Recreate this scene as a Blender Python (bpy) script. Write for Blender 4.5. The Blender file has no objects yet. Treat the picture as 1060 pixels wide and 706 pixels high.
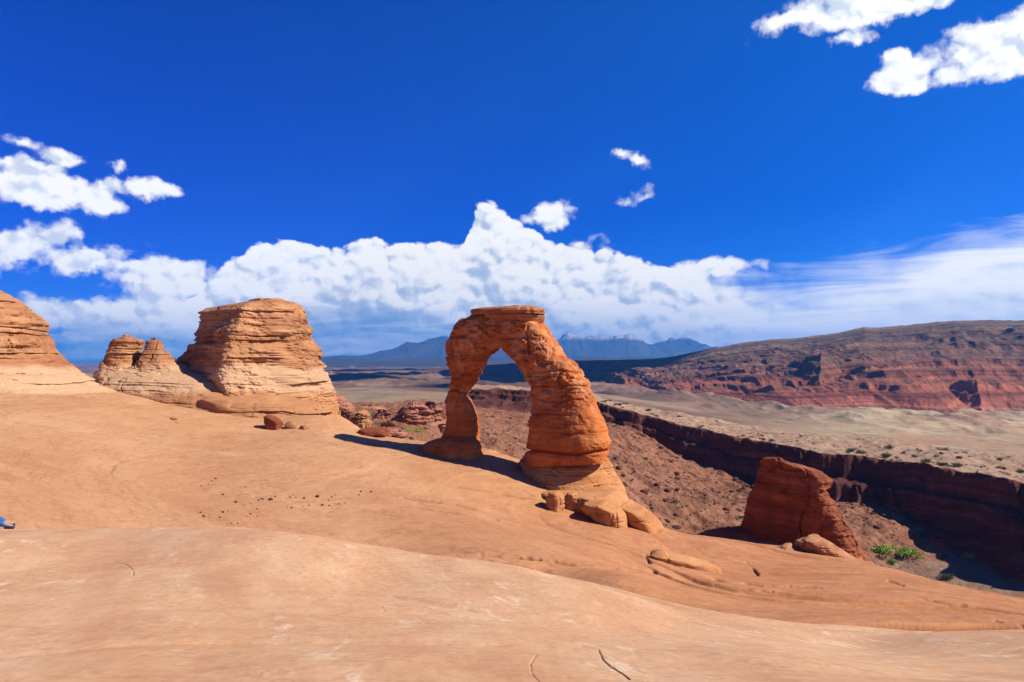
import bpy, math, random
import numpy as np
from mathutils import Vector

# ------------------------------------------------------------------ camera, sun, sky, exposure
SC = bpy.context.scene
R = math.radians
F = 795.0                       # focal length in photo pixels (1060 wide)
TH = math.atan((372.0 - 353.0) / F)
CAM = (0.0, 0.0, 1.7)
cd = bpy.data.cameras.new('camera'); cam = bpy.data.objects.new('camera', cd)
SC.collection.objects.link(cam); SC.camera = cam
cam.location = CAM; cam.rotation_euler = (R(90) + TH, 0, 0)
cd.sensor_width = 36; cd.lens = 36 * F / 1060.0
cd.clip_start = 0.05; cd.clip_end = 90000

SUN_AZ = math.atan2(0.965, -0.24)      # direction TO the sun measured from +Y towards +X
SUN_EL = R(41)
sd = Vector((math.sin(SUN_AZ) * math.cos(SUN_EL), math.cos(SUN_AZ) * math.cos(SUN_EL), math.sin(SUN_EL)))
ld = bpy.data.lights.new('sun', 'SUN'); sun = bpy.data.objects.new('sun', ld)
SC.collection.objects.link(sun)
ld.energy = 5.0; ld.angle = R(0.53); ld.color = (1.0, 0.935, 0.82)
sun.rotation_euler = sd.to_track_quat('Z', 'Y').to_euler(); sun.location = (40, -30, 60)
SC.view_settings.view_transform = 'Standard'; SC.view_settings.look = 'None'
SC.view_settings.exposure = 0.70; SC.view_settings.gamma = 1.0
SC.view_settings.use_curve_mapping = False
SC.cycles.use_denoising = True
SC.cycles.max_bounces = 6; SC.cycles.diffuse_bounces = 2; SC.cycles.glossy_bounces = 2
SC.cycles.volume_bounces = 0
SC.cycles.caustics_reflective = False; SC.cycles.caustics_refractive = False


class NT:
    """tiny node-tree writer"""
    def __init__(s, tree): s.t = tree; s.n = tree.nodes; s.l = tree.links
    def add(s, typ, **kw):
        n = s.n.new(typ)
        for k, v in kw.items(): setattr(n, k, v)
        return n
    def put(s, sock, v):
        if isinstance(v, bpy.types.NodeSocket): s.l.new(v, sock)
        elif v is not None:
            if hasattr(sock.default_value, '__len__') and not hasattr(v, '__len__'): v = [v] * len(sock.default_value)
            if hasattr(sock.default_value, '__len__') and len(sock.default_value) == 4 and len(v) == 3: v = (*v, 1)
            sock.default_value = v
    def m(s, op, a, b=None, c=None, clamp=False):
        n = s.add('ShaderNodeMath', operation=op, use_clamp=clamp)
        s.put(n.inputs[0], a)
        if b is not None: s.put(n.inputs[1], b)
        if c is not None: s.put(n.inputs[2], c)
        return n.outputs[0]
    def vm(s, op, a, b=None, scale=None):
        n = s.add('ShaderNodeVectorMath', operation=op); s.put(n.inputs[0], a)
        if b is not None: s.put(n.inputs[1], b)
        if scale is not None: s.put(n.inputs['Scale'], scale)
        return n.outputs['Value'] if op in ('LENGTH', 'DOT_PRODUCT', 'DISTANCE') else n.outputs[0]
    def sep(s, v):
        n = s.add('ShaderNodeSeparateXYZ'); s.put(n.inputs[0], v); return n.outputs
    def comb(s, x, y, z):
        n = s.add('ShaderNodeCombineXYZ')
        for i, v in enumerate((x, y, z)): s.put(n.inputs[i], v)
        return n.outputs[0]
    def noise(s, v, scale, detail=4, rough=.5, dist=0.0, lac=2.0):
        n = s.add('ShaderNodeTexNoise'); s.put(n.inputs['Vector'], v)
        n.inputs['Scale'].default_value = scale; n.inputs['Detail'].default_value = detail
        n.inputs['Roughness'].default_value = rough; n.inputs['Distortion'].default_value = dist
        n.inputs['Lacunarity'].default_value = lac
        return n.outputs[0]
    def voro(s, v, scale, detail=2, rough=.5, feature='F1', smooth=None):
        n = s.add('ShaderNodeTexVoronoi', feature=feature); s.put(n.inputs['Vector'], v)
        n.inputs['Scale'].default_value = scale; n.inputs['Detail'].default_value = detail
        n.inputs['Roughness'].default_value = rough
        if smooth is not None: n.inputs['Smoothness'].default_value = smooth
        n.normalize = True
        return n.outputs['Distance']
    def ss(s, v, a, b, lo=0., hi=1.):
        n = s.add('ShaderNodeMapRange', interpolation_type='SMOOTHSTEP')
        s.put(n.inputs[0], v)
        for i, q in enumerate((a, b, lo, hi)): s.put(n.inputs[i + 1], q)
        return n.outputs[0]
    def mix(s, f, a, b, mode='MIX'):
        n = s.add('ShaderNodeMix', data_type='RGBA', blend_type=mode)
        s.put(n.inputs[0], f); s.put(n.inputs[6], a); s.put(n.inputs[7], b); return n.outputs[2]
    def ramp(s, f, stops, interp='LINEAR'):
        n = s.add('ShaderNodeValToRGB'); cr = n.color_ramp; cr.interpolation = interp
        while len(cr.elements) < len(stops): cr.elements.new(.5)
        for e, (p, c) in zip(cr.elements, stops):
            e.position = p; e.color = (*c, 1) if len(c) == 3 else c
        s.put(n.inputs[0], f); return n.outputs[0]
    def attr(s, name):
        n = s.add('ShaderNodeAttribute', attribute_name=name); return n.outputs['Fac']


# ---- world: Nishita sky with procedural clouds laid out by compass bearing and elevation
def build_world():
    w = bpy.data.worlds.new('World'); SC.world = w; w.use_nodes = True
    w.node_tree.nodes.clear(); n = NT(w.node_tree)
    sky = n.add('ShaderNodeTexSky', sky_type='NISHITA'); sky.sun_disc = False
    sky.sun_elevation = SUN_EL; sky.sun_rotation = SUN_AZ
    sky.altitude = 1500; sky.air_density = 1.0; sky.dust_density = 0.15; sky.ozone_density = 3.0
    tc = n.add('ShaderNodeTexCoord').outputs['Generated']
    d = n.vm('NORMALIZE', tc)
    x, y, z = n.sep(d)[:3]
    az = n.m('MULTIPLY', n.m('ARCTAN2', x, y), F)
    el = n.m('MULTIPLY', n.m('ARCSINE', z), F)

    def AE(px, py):                                    # photo pixel -> bearing / elevation (x F)
        b = (353 - py) / F; a = (px - 530) / F
        v = Vector((a, math.cos(TH) - b * math.sin(TH), math.sin(TH) + b * math.cos(TH))).normalized()
        return math.atan2(v.x, v.y) * F, math.asin(v.z) * F
    # warp for ragged outlines
    base = n.comb(az, el, 0.0)
    def noise2(v, scale, detail, rough=.55, col=False):
        t = n.add('ShaderNodeTexNoise', noise_dimensions='2D'); n.put(t.inputs['Vector'], v)
        t.inputs['Scale'].default_value = scale; t.inputs['Detail'].default_value = detail; t.inputs['Roughness'].default_value = rough
        return t.outputs['Color' if col else 0]
    wv = n.vm('MULTIPLY', n.vm('SUBTRACT', noise2(base, .020, 6, .62, True), (.5, .5, .5)), (46., 36., 0.))
    P = n.vm('ADD', base, wv)
    blobs = [(820, 22, 30.6, 13.5), (858, 10, 54, 13.5), (923, 2, 59.4, 13.5), (878, 36, 14.4, 6.3), (938, 72, 32.4, 18.9), (914, 90, 12.6, 7.2),
             (980, 76, 21.6, 8.1), (1030, 48, 41.4, 24.3), (1083, 30, 45, 25.2), (1056, 62, 25.2, 11.7),
             (648, 160, 11, 6), (665, 163, 10, 7), (655, 210, 11, 6), (668, 204, 10, 5), (569, 222, 27, 18),
             (600, 253, 13, 5), (735, 276, 28, 8), (700, 284, 32, 9),
             (40, 192, 52.2, 19.8), (72, 170, 25.2, 12.6), (4, 176, 21.6, 13.5), (84, 205, 28.8, 10.8), (112, 196, 15.3, 8.1), (122, 171, 7.2, 6.3),
             (166, 196, 16, 6), (20, 147, 9.9, 4.5),
             (22, 256, 34.2, 14.4), (46, 244, 23.4, 12.6), (4, 270, 21.6, 12.6), (92, 269, 34.2, 10.8), (128, 262, 19.8, 8.1),
             (175, 286, 54, 24), (140, 276, 30, 12), (210, 298, 28, 14), (60, 325, 42, 13), (100, 335, 40, 14), (150, 330, 52, 28), (195, 340, 50, 30),
             (238, 296, 44, 16), (232, 330, 40, 26), (120, 366, 60, 16)]
    cur = None
    for (px, py, rx, ry) in blobs:
        a, e = AE(px, py)
        l = n.vm('LENGTH', n.vm('MULTIPLY', n.vm('SUBTRACT', P, (a, e, 0)), (1 / rx, 1 / ry, 0)))
        q = n.m('MULTIPLY', n.m('SUBTRACT', 1.0, l), min(ry, 20) / 20.0)
        cur = q if cur is None else n.m('SMOOTH_MAX', cur, q, 0.12)
    prof = [(-60, 420), (60, 415), (120, 395), (165, 350), (200, 306), (222, 284), (240, 270), (262, 262), (300, 260), (306, 256), (340, 258),
            (372, 259), (384, 253), (400, 256), (440, 257), (470, 256), (482, 250), (488, 229), (500, 222), (515, 224), (540, 232), (560, 244), (580, 250), (600, 262),
            (640, 272), (670, 279), (740, 284), (790, 284), (830, 280), (850, 274), (880, 268), (905, 261), (925, 263), (960, 248), (1000, 233), (1060, 222), (1130, 215)]
    fc = n.add('ShaderNodeFloatCurve'); cv = fc.mapping.curves[0]
    fc.mapping.use_clip = False
    pts = []
    for (px, py) in prof:
        a, e = AE(px, py); pts.append(((a + 700) / 1400, e / 400))
    pts = [(0, -.2)] + pts + [(1, .30)]
    cv.points[0].location = pts[0]; cv.points[1].location = pts[-1]
    for p in pts[1:-1]: cv.points.new(*p)
    for p in cv.points: p.handle_type = 'VECTOR'
    fc.mapping.update()
    azw = n.m('ADD', az, n.m('MULTIPLY', n.sep(wv)[0], .15))
    n.put(fc.inputs['Value'], n.m('DIVIDE', n.m('ADD', azw, 700), 1400, clamp=True))
    top = n.m('MULTIPLY', fc.outputs[0], 400)
    elw = n.m('ADD', el, n.m('MULTIPLY', n.sep(wv)[1], .22))
    bank = n.m('DIVIDE', n.m('SUBTRACT', top, elw), 22.0)
    rightf = n.ss(az, 150, 300)
    def caps(v, scale):
        t = n.add('ShaderNodeTexVoronoi', voronoi_dimensions='2D', feature='F1'); n.put(t.inputs['Vector'], v)
        t.inputs['Scale'].default_value = scale
        return n.m('SUBTRACT', 1.0, n.m('POWER', t.outputs['Distance'], 2.0))
    def billow(vec):
        q = n.m('ADD', n.m('MULTIPLY', caps(vec, .024), .46), n.m('MULTIPLY', caps(n.vm('ADD', vec, (71, 13, 0)), .070), .24))
        q = n.m('ADD', q, n.m('MULTIPLY', caps(n.vm('ADD', vec, (31, 57, 0)), .16), .05))
        return n.m('ADD', q, n.m('MULTIPLY', noise2(vec, .014, 6, .54), 1.25))
    P2 = n.vm('ADD', base, n.vm('SCALE', wv, None, .42))
    P2 = n.vm('MULTIPLY', P2, (1.0, 1.25, 1))
    B = billow(P2); Bo = billow(n.vm('ADD', P2, (4.5, 8.0, 0)))
    bc = n.m('SUBTRACT', B, 1.03)
    amp = n.m('SUBTRACT', 1.0, n.m('MULTIPLY', rightf, .75))
    Db = n.m('ADD', bank, n.m('MULTIPLY', n.m('MULTIPLY', bc, 1.5), amp))
    Dd = n.m('ADD', n.m('SUBTRACT', cur, .07), n.m('MULTIPLY', bc, .95))
    S = n.comb(n.m('MULTIPLY', az, .0062), n.m('MULTIPLY', el, .050), 3.0)
    Sn = n.add('ShaderNodeTexNoise', noise_dimensions='2D'); n.put(Sn.inputs['Vector'], S); Sn.inputs['Scale'].default_value = 1.0
    Sn.inputs['Detail'].default_value = 8; Sn.inputs['Roughness'].default_value = .6; Sn.inputs['Distortion'].default_value = .5
    st = Sn.outputs[0]
    Db = n.m('ADD', Db, n.m('MULTIPLY', n.m('MULTIPLY', n.m('SUBTRACT', st, .42), 3.6), rightf))
    ab = n.ss(Db, 0., n.m('ADD', .22, n.m('MULTIPLY', rightf, 2.2)))
    ad = n.ss(Dd, -.05, .36)
    lit = n.m('MULTIPLY', n.m('SUBTRACT', B, Bo), 2.1)
    # height below the cloud tops: white tops, blue grey undersides, broken streaks near the horizon
    below = n.m('SUBTRACT', top, el)
    deep = n.ss(n.m('ADD', below, n.m('MULTIPLY', bc, 55)), 15, 95)
    low = n.ss(n.m('ADD', el, n.m('MULTIPLY', n.m('SUBTRACT', st, .5), 50)), n.m('SUBTRACT', 66, n.m('MULTIPLY', n.ss(az, -190, -300), 26)), n.m('SUBTRACT', 26, n.m('MULTIPLY', n.ss(az, -190, -300), 20)))
    leftw = n.m('SUBTRACT', 1.0, n.m('MULTIPLY', n.ss(az, -40, 110), .75))
    shade = n.m('SUBTRACT', .95, n.m('MULTIPLY', n.m('MULTIPLY', deep, leftw), .32))
    shade = n.m('ADD', shade, n.m('MULTIPLY', n.m('MULTIPLY', lit, amp), n.m('ADD', .80, n.m('MULTIPLY', deep, .15))))
    shade = n.m('ADD', shade, n.m('MULTIPLY', n.m('MULTIPLY', n.m('SUBTRACT', st, .5), .9), rightf))
    shade_d = n.m('ADD', n.m('SUBTRACT', .90, n.m('MULTIPLY', n.ss(az, -200, -330), .09)), n.m('MULTIPLY', lit, 1.0))
    shade_d = n.m('SMOOTH_MAX', shade_d, .62, .35); shade = n.m('SMOOTH_MAX', shade, .50, .35)
    selb = n.ss(n.m('SUBTRACT', Db, Dd), -.2, .2)
    shv = n.m('ADD', n.m('MULTIPLY', selb, shade), n.m('MULTIPLY', n.m('SUBTRACT', 1., selb), shade_d), clamp=True)
    ccol = n.ramp(shv, [(0, (.08, .20, .50)), (.35, (.20, .38, .68)), (.58, (.55, .64, .80)), (.76, (.84, .88, .95)), (.9, (.97, .98, 1.0)), (1, (1.0, 1.0, 1.0))])
    lowcol = n.mix(n.ss(st, .40, .66), (.13, .34, .70), (.62, .75, .93))
    ccol = n.mix(n.m('MULTIPLY', n.m('MULTIPLY', low, leftw), .75), ccol, lowcol)
    # thin haze near horizon
    hs = n.add('ShaderNodeHueSaturation'); hs.inputs['Saturation'].default_value = 1.34; hs.inputs['Value'].default_value = 1.0
    n.put(hs.inputs['Color'], sky.outputs[0])
    skyc = n.mix(1.0, hs.outputs[0], n.mix(n.ss(az, -420, 480), SKYTINT, SKYTINT2), 'MULTIPLY')
    skyc = n.mix(1.0, skyc, n.mix(n.ss(el, 90, 400), (.55, .70, 1.0), (1.05, 1.08, 1.05)), 'MULTIPLY')
    bottom = n.mix(n.ss(el, -4, 0), (1.2, .8, .6), skyc)
    alpha = n.m('MAXIMUM', ab, ad); alpha = n.m('MAXIMUM', alpha, n.m('MULTIPLY', n.m('MULTIPLY', n.ss(st, .40, .62), n.ss(el, 60, 20)), .7))
    alpha = n.m('MULTIPLY', alpha, n.ss(el, -2, 3))
    cr = n.vm('SCALE', ccol, None, 9.8)
    out = n.mix(alpha, bottom, cr)
    bg = n.add('ShaderNodeBackground'); n.put(bg.inputs[0], out); bg.inputs[1].default_value = 0.0695
    wo = n.add('ShaderNodeOutputWorld'); n.l.new(bg.outputs[0], wo.inputs[0])
    w.cycles.sampling_method = 'MANUAL'; w.cycles.sample_map_resolution = 512
SKYTINT = (.02, .36, 1.06); SKYTINT2 = (.04, .70, 1.34)
build_world()

# ------------------------------------------------------------------ numeric helpers
rng = np.random.default_rng(7)
_P = rng.permutation(256); _P = np.concatenate([_P, _P, _P]); _T = rng.random(256).astype(np.float32) * 2 - 1

def vnoise(x, y, z=None, seed=0):
    x = np.asarray(x, float) + seed * 17.31; y = np.asarray(y, float) - seed * 5.77
    z = np.zeros_like(x) + seed if z is None else np.asarray(z, float) + seed * 3.1
    xi = np.floor(x); yi = np.floor(y); zi = np.floor(z)
    fx = x - xi; fy = y - yi; fz = z - zi
    xi = xi.astype(np.int64) & 255; yi = yi.astype(np.int64) & 255; zi = zi.astype(np.int64) & 255
    fx = fx * fx * fx * (fx * (fx * 6 - 15) + 10); fy = fy * fy * fy * (fy * (fy * 6 - 15) + 10); fz = fz * fz * fz * (fz * (fz * 6 - 15) + 10)
    A = _P[xi]; Bq = _P[xi + 1]
    AA = _P[A + yi]; AB = _P[A + yi + 1]; BA = _P[Bq + yi]; BB = _P[Bq + yi + 1]
    def g(q, k): return _T[_P[q + zi + k] & 255]
    def layer(k):
        a = g(AA, k); b = g(BA, k); c = g(AB, k); d = g(BB, k)
        u = a + (b - a) * fx; v = c + (d - c) * fx
        return u + (v - u) * fy
    l0 = layer(0); l1 = layer(1)
    return l0 + (l1 - l0) * fz

def fbm(x, y, z=None, oct=4, gain=.5, seed=0, ridged=False, lac=2.03):
    s = 0; a = 1.0; t = 0; f = 1.0
    for o in range(oct):
        v = vnoise(np.asarray(x) * f, np.asarray(y) * f, None if z is None else np.asarray(z) * f, seed + o * 3)
        if ridged: v = 1 - 2 * np.abs(v)
        s = s + a * v; t += a; a *= gain; f *= lac
    return s / t

def sstep(x, a, b):
    t = np.clip((np.asarray(x) - a) / (b - a), 0, 1); return t * t * (3 - 2 * t)

def ray(px, py):
    a = (px - 530) / F; b = (353 - py) / F
    return np.array((a, math.cos(TH) - b * math.sin(TH), math.sin(TH) + b * math.cos(TH)))

def W(px, py, d):
    r = ray(px, py); return np.array(CAM) + r * (d / r[1])

def project(x, y, z):
    x = np.asarray(x); y = np.asarray(y); z = np.asarray(z) - CAM[2]
    fz = y * math.cos(TH) + z * math.sin(TH); up = -y * math.sin(TH) + z * math.cos(TH)
    fz = np.where(fz < .05, .05, fz)
    return 530 + F * x / fz, 353 - F * up / fz

def uv(x, y):                       # bearing (in px-like units) and log range
    az = np.clip(np.arctan2(x, y), -R(52), R(52)); r = np.hypot(x, y)
    return az * F / 200.0, np.log(np.maximum(r, .5)) * 2.2

class TPS:
    def __init__(s, pts, smooth=1e-3):
        pts = np.array(pts, float); s.u, s.v = uv(pts[:, 0], pts[:, 1]); n = len(pts)
        K = s.k((s.u[:, None] - s.u) ** 2 + (s.v[:, None] - s.v) ** 2) + np.eye(n) * smooth
        Pm = np.c_[np.ones(n), s.u, s.v]
        A = np.block([[K, Pm], [Pm.T, np.zeros((3, 3))]])
        s.w = np.linalg.solve(A, np.r_[pts[:, 2], 0, 0, 0])
    @staticmethod
    def k(r2): return .5 * r2 * np.log(r2 + 1e-9)
    def __call__(s, x, y):
        sh = np.shape(x); u, v = uv(np.ravel(x), np.ravel(y)); u = u.astype(float); v = v.astype(float)
        o = s.w[-3] + s.w[-2] * u + s.w[-1] * v
        for i in range(len(s.u)):
            o += s.w[i] * s.k((u - s.u[i]) ** 2 + (v - s.v[i]) ** 2)
        return o.reshape(sh)

def pl_dist(px, py, line, w=1.0):
    """distance from arrays px,py to polyline"""
    best = np.full(np.shape(px), 1e9, np.float32)
    for (x0, y0), (x1, y1) in zip(line[:-1], line[1:]):
        dx = x1 - x0; dy = y1 - y0; L = dx * dx + dy * dy + 1e-9
        t = np.clip(((px - x0) * dx + (py - y0) * dy) / L, 0, 1)
        best = np.minimum(best, np.hypot(px - x0 - t * dx, py - y0 - t * dy))
    return best

# ------------------------------------------------------------------ object helpers
COL = SC.collection
def tag(o, label=None, cat=None, group=None, kind=None):
    if label: o['label'] = label
    if cat: o['category'] = cat
    if group: o['group'] = group
    if kind: o['kind'] = kind
    return o

def empty(name, loc, rz=0):
    o = bpy.data.objects.new(name, None); COL.objects.link(o); o.location = loc; o.rotation_euler = (0, 0, rz); return o

def mesh_obj(name, V, Fc, mat, parent=None, origin=None, smooth=True, attrs=None):
    V = np.asarray(V, np.float32).reshape(-1, 3)
    org = np.zeros(3) if origin is None else np.array(origin, float)
    me = bpy.data.meshes.new(name)
    Fc = np.asarray(Fc, np.int32); n, k = Fc.shape
    me.vertices.add(len(V)); me.vertices.foreach_set('co', (V - org.astype(np.float32)).ravel())
    me.loops.add(n * k); me.loops.foreach_set('vertex_index', Fc.ravel())
    me.polygons.add(n); me.polygons.foreach_set('loop_start', np.arange(n, dtype=np.int32) * k)
    me.polygons.foreach_set('loop_total', np.full(n, k, np.int32))
    me.update(calc_edges=True)
    if smooth: me.polygons.foreach_set('use_smooth', np.ones(n, bool))
    for a, vals in (attrs or {}).items():
        at = me.attributes.new(a, 'FLOAT', 'POINT'); at.data.foreach_set('value', np.asarray(vals, np.float32).ravel())
    me.materials.append(mat)
    o = bpy.data.objects.new(name, me); COL.objects.link(o)
    if parent is not None:
        o.parent = parent; o.location = Vector(org) - parent.location
    else: o.location = org
    return o

def grid_faces(n, m, wrap=False):
    i = np.arange(n - 1)[:, None]; j = np.arange(m if wrap else m - 1)[None, :]
    j2 = (j + 1) % m
    a = i * m + j; b = i * m + j2; c = (i + 1) * m + j2; d = (i + 1) * m + j
    return np.stack([a, b, c, d], -1).reshape(-1, 4)

def grid_obj(name, X, Y, Z, mat, wrap=False, **kw):
    return mesh_obj(name, np.stack([X, Y, Z], -1), grid_faces(X.shape[0], X.shape[1], wrap)[:, ::-1], mat, **kw)

# ------------------------------------------------------------------ materials
ALB = .79
def mat_base(name):
    m = bpy.data.materials.new(name); m.use_nodes = True; m.node_tree.nodes.clear(); n = NT(m.node_tree)
    b = n.add('ShaderNodeBsdfPrincipled'); o = n.add('ShaderNodeOutputMaterial'); n.l.new(b.outputs[0], o.inputs[0])
    b.inputs['Roughness'].default_value = .9; b.inputs['Specular IOR Level'].default_value = .15
    return m, n, b

def sandstone(name, cols, warp=1.2, vs=.9, hs=.05, patch=((.86, .80, .78), (1.1, 1.1, 1.08)), patch_scale=.22, fine=6.0,
              bump=.25, bdist=.12, streak=0.0, streak_col=(.10, .035, .025), extra=None):
    m, n, b = mat_base(name)
    P = n.add('ShaderNodeNewGeometry').outputs['Position']
    x, y, z = n.sep(P)[:3]
    wz = n.m('MULTIPLY', n.m('SUBTRACT', n.noise(P, .11, 3, .5), .5), warp * 2)
    zz = n.m('ADD', z, wz)
    L = n.comb(n.m('MULTIPLY', x, hs), n.m('MULTIPLY', y, hs), n.m('MULTIPLY', zz, vs))
    lay = n.noise(L, 1.0, 7, .62)
    col = n.ramp(lay, cols)
    pn = n.noise(P, patch_scale, 6, .6)
    col = n.mix(1.0, col, n.mix(n.ss(pn, .3, .7), patch[0], patch[1]), 'MULTIPLY')
    gn = n.noise(P, fine, 8, .65)
    col = n.mix(1.0, col, n.mix(n.ss(gn, .25, .75), (.86, .84, .82), (1.12, 1.12, 1.12)), 'MULTIPLY')
    if streak > 0:
        sv = n.comb(n.m('MULTIPLY', x, .55), n.m('MULTIPLY', y, .55), n.m('MULTIPLY', z, .07))
        sn = n.noise(sv, 1.0, 6, .6, .3)
        col = n.mix(n.m('MULTIPLY', n.ss(sn, .52, .68), streak), col, streak_col)
    L2 = n.comb(n.m('MULTIPLY', x, .35), n.m('MULTIPLY', y, .35), n.m('MULTIPLY', zz, 3.2))
    l2 = n.noise(L2, 1.0, 6, .6)
    h = n.m('ADD', n.m('MULTIPLY', l2, .8), n.m('MULTIPLY', n.noise(P, fine * .45, 9, .62), .55))
    if extra: col, h = extra(n, P, x, y, z, col, h)
    bp = n.add('ShaderNodeBump'); bp.inputs['Strength'].default_value = bump; bp.inputs['Distance'].default_value = bdist
    if name == 'slickrock_sandstone': n.put(bp.inputs['Distance'], n.m('SUBTRACT', bdist, n.m('MULTIPLY', n.attr('near'), bdist * .72)))
    n.put(bp.inputs['Height'], h); n.l.new(bp.outputs[0], b.inputs['Normal'])
    n.put(b.inputs['Base Color'], n.mix(1.0, col, (ALB, ALB, ALB), 'MULTIPLY'))
    return m

def slick_extra(n, P, x, y, z, col, h):
    near = n.attr('near')
    # paler, pinker weathered slab close to the viewer, with cream flakes
    S = n.comb(n.m('ADD', n.m('MULTIPLY', x, 1.25), n.m('MULTIPLY', y, .3)), n.m('MULTIPLY', y, .42), n.m('MULTIPLY', z, 1.0))
    pal = n.ramp(n.noise(S, .9, 8, .62), [(.28, (.50, .245, .125)), (.48, (.60, .335, .175)), (.7, (.68, .43, .245))])
    fl = n.noise(S, 3.4, 10, .68, .6)
    flk = n.m('MULTIPLY', n.ss(fl, .54, .64), n.ss(n.noise(S, .8, 5, .6), .44, .58))
    pal = n.mix(n.m('MULTIPLY', flk, .6), pal, (.80, .63, .44))
    dkp = n.ss(n.noise(S, 1.4, 9, .66, .4), .60, .70)
    pal = n.mix(n.m('MULTIPLY', dkp, .5), pal, (.46, .20, .10))
    bed = n.noise(n.comb(n.m('MULTIPLY', x, .25), n.m('MULTIPLY', y, .5), n.m('ADD', n.m('MULTIPLY', z, 9), n.m('MULTIPLY', y, 1.1))), 1.6, 5, .7, .2)
    pal = n.mix(n.m('MULTIPLY', n.ss(n.m('ABSOLUTE', n.m('SUBTRACT', bed, .5)), .02, .0), .35), pal, (.40, .18, .09))
    pit = n.ss(n.noise(P, 5, 9, .72), .27, .22)
    pal = n.mix(n.m('MULTIPLY', pit, .6), pal, (.20, .08, .045))
    sp = n.noise(n.comb(n.m('MULTIPLY', x, 1.0), n.m('MULTIPLY', y, .5), z), 17, 8, .75)
    pal = n.mix(1.0, pal, n.mix(n.ss(sp, .30, .70), (.93, .91, .89), (1.15, 1.15, 1.15)), 'MULTIPLY')
    col = n.mix(n.m('MULTIPLY', near, .88), col, pal)
    # cream bleached streaks further out
    B2 = n.comb(n.m('MULTIPLY', x, .10), n.m('MULTIPLY', y, .16), n.m('MULTIPLY', z, .9))
    bl = n.ss(n.noise(B2, 1.0, 8, .62, .4), .56, .72)
    col = n.mix(n.m('MULTIPLY', bl, .45), col, (.66, .40, .22))
    # more orange towards the lower right shelves
    col = n.mix(n.m('MULTIPLY', n.attr('orange'), .85), col, n.mix(n.ss(n.noise(B2, 2.0, 8, .65), .3, .7), (.40, .145, .052), (.55, .245, .105)))
    bl2 = n.noise(n.comb(n.m('MULTIPLY', x, .06), n.m('MULTIPLY', y, .05), n.m('MULTIPLY', z, 1.1)), 2.0, 6, .62, .3)
    col = n.mix(n.m('MULTIPLY', n.m('MULTIPLY', n.ss(n.m('ABSOLUTE', n.m('SUBTRACT', bl2, .5)), .018, .0), n.m('SUBTRACT', 1.0, near)), .45), col, (.33, .12, .05))
    dk = n.attr('dark')
    col = n.mix(n.m('MULTIPLY', dk, .8), col, (.16, .055, .03))
    fine = n.noise(S, 3, 6, .5)
    h2 = n.m('ADD', n.m('MULTIPLY', fine, n.m('ADD', .12, n.m('MULTIPLY', near, .02))), n.m('MULTIPLY', n.m('MULTIPLY', flk, near), .06))
    h = n.m('ADD', n.m('MULTIPLY', h, n.m('SUBTRACT', .55, n.m('MULTIPLY', near, .53))), n.m('MULTIPLY', h2, n.m('ADD', 1.0, n.m('MULTIPLY', near, 2.0))))
    return col, h

M = {}
M['slick'] = sandstone('slickrock_sandstone', [(.25, (.42, .20, .092)), (.42, (.50, .255, .122)), (.55, (.55, .30, .148)), (.7, (.58, .345, .18)), (.85, (.48, .235, .11))],
                       warp=1.5, vs=.55, hs=.03, patch=((.93, .90, .88), (1.06, 1.06, 1.06)), patch_scale=.07, fine=5, bump=.35, bdist=.10, extra=slick_extra)
def butte_extra(n, P, x, y, z, col, h):
    w = n.m('ADD', z, n.m('MULTIPLY', n.m('SUBTRACT', n.noise(P, .12, 5, .6), .5), 3.2))
    pale = n.m('MULTIPLY', n.ss(w, -3.4, -2.4), n.ss(w, 1.2, .2))
    col = n.mix(n.m('MULTIPLY', pale, .6), col, (.64, .42, .245))
    col = n.mix(n.m('MULTIPLY', n.ss(w, -3.0, -4.2), .6), col, (.50, .23, .10))
    v = n.noise(n.comb(n.m('MULTIPLY', x, .5), n.m('MULTIPLY', y, .5), n.m('MULTIPLY', z, .09)), 1.0, 8, .66, .4)
    col = n.mix(n.m('MULTIPLY', n.m('MULTIPLY', n.ss(v, .5, .64), n.ss(w, -.5, 3)), .5), col, (.26, .11, .055))
    return col, h
M['butte'] = sandstone('butte_sandstone', [(.25, (.27, .11, .05)), (.38, (.40, .175, .08)), (.5, (.48, .235, .11)), (.62, (.55, .31, .155)), (.78, (.40, .18, .085))],
                       warp=.8, vs=.75, hs=.04, patch=((.80, .72, .68), (1.12, 1.12, 1.1)), patch_scale=.25, fine=5, bump=.6, bdist=.22, streak=.18, streak_col=(.28, .12, .06), extra=butte_extra)
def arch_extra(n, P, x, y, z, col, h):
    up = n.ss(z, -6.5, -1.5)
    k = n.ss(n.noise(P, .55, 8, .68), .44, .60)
    col = n.mix(n.m('MULTIPLY', n.m('MULTIPLY', up, k), .55), col, (.64, .33, .17))  # sunlit tone of the upper arch mixed into the colour
    v = n.noise(n.comb(n.m('MULTIPLY', x, .8), n.m('MULTIPLY', y, .8), n.m('MULTIPLY', z, .12)), 1.0, 8, .66, .3)
    col = n.mix(n.m('MULTIPLY', n.ss(v, .52, .66), .5), col, (.20, .055, .022))
    return col, h
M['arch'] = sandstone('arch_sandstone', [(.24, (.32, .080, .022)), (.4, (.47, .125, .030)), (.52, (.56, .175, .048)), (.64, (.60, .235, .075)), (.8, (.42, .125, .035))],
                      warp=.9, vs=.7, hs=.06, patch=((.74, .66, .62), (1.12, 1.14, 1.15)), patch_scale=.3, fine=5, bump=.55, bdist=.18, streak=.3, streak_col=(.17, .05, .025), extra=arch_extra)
M['cap'] = sandstone('capstone_sandstone', [(.3, (.28, .095, .045)), (.5, (.42, .17, .08)), (.7, (.52, .26, .14))],
                     warp=.3, vs=2.6, hs=.1, fine=6, bump=.6, bdist=.15)
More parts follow.
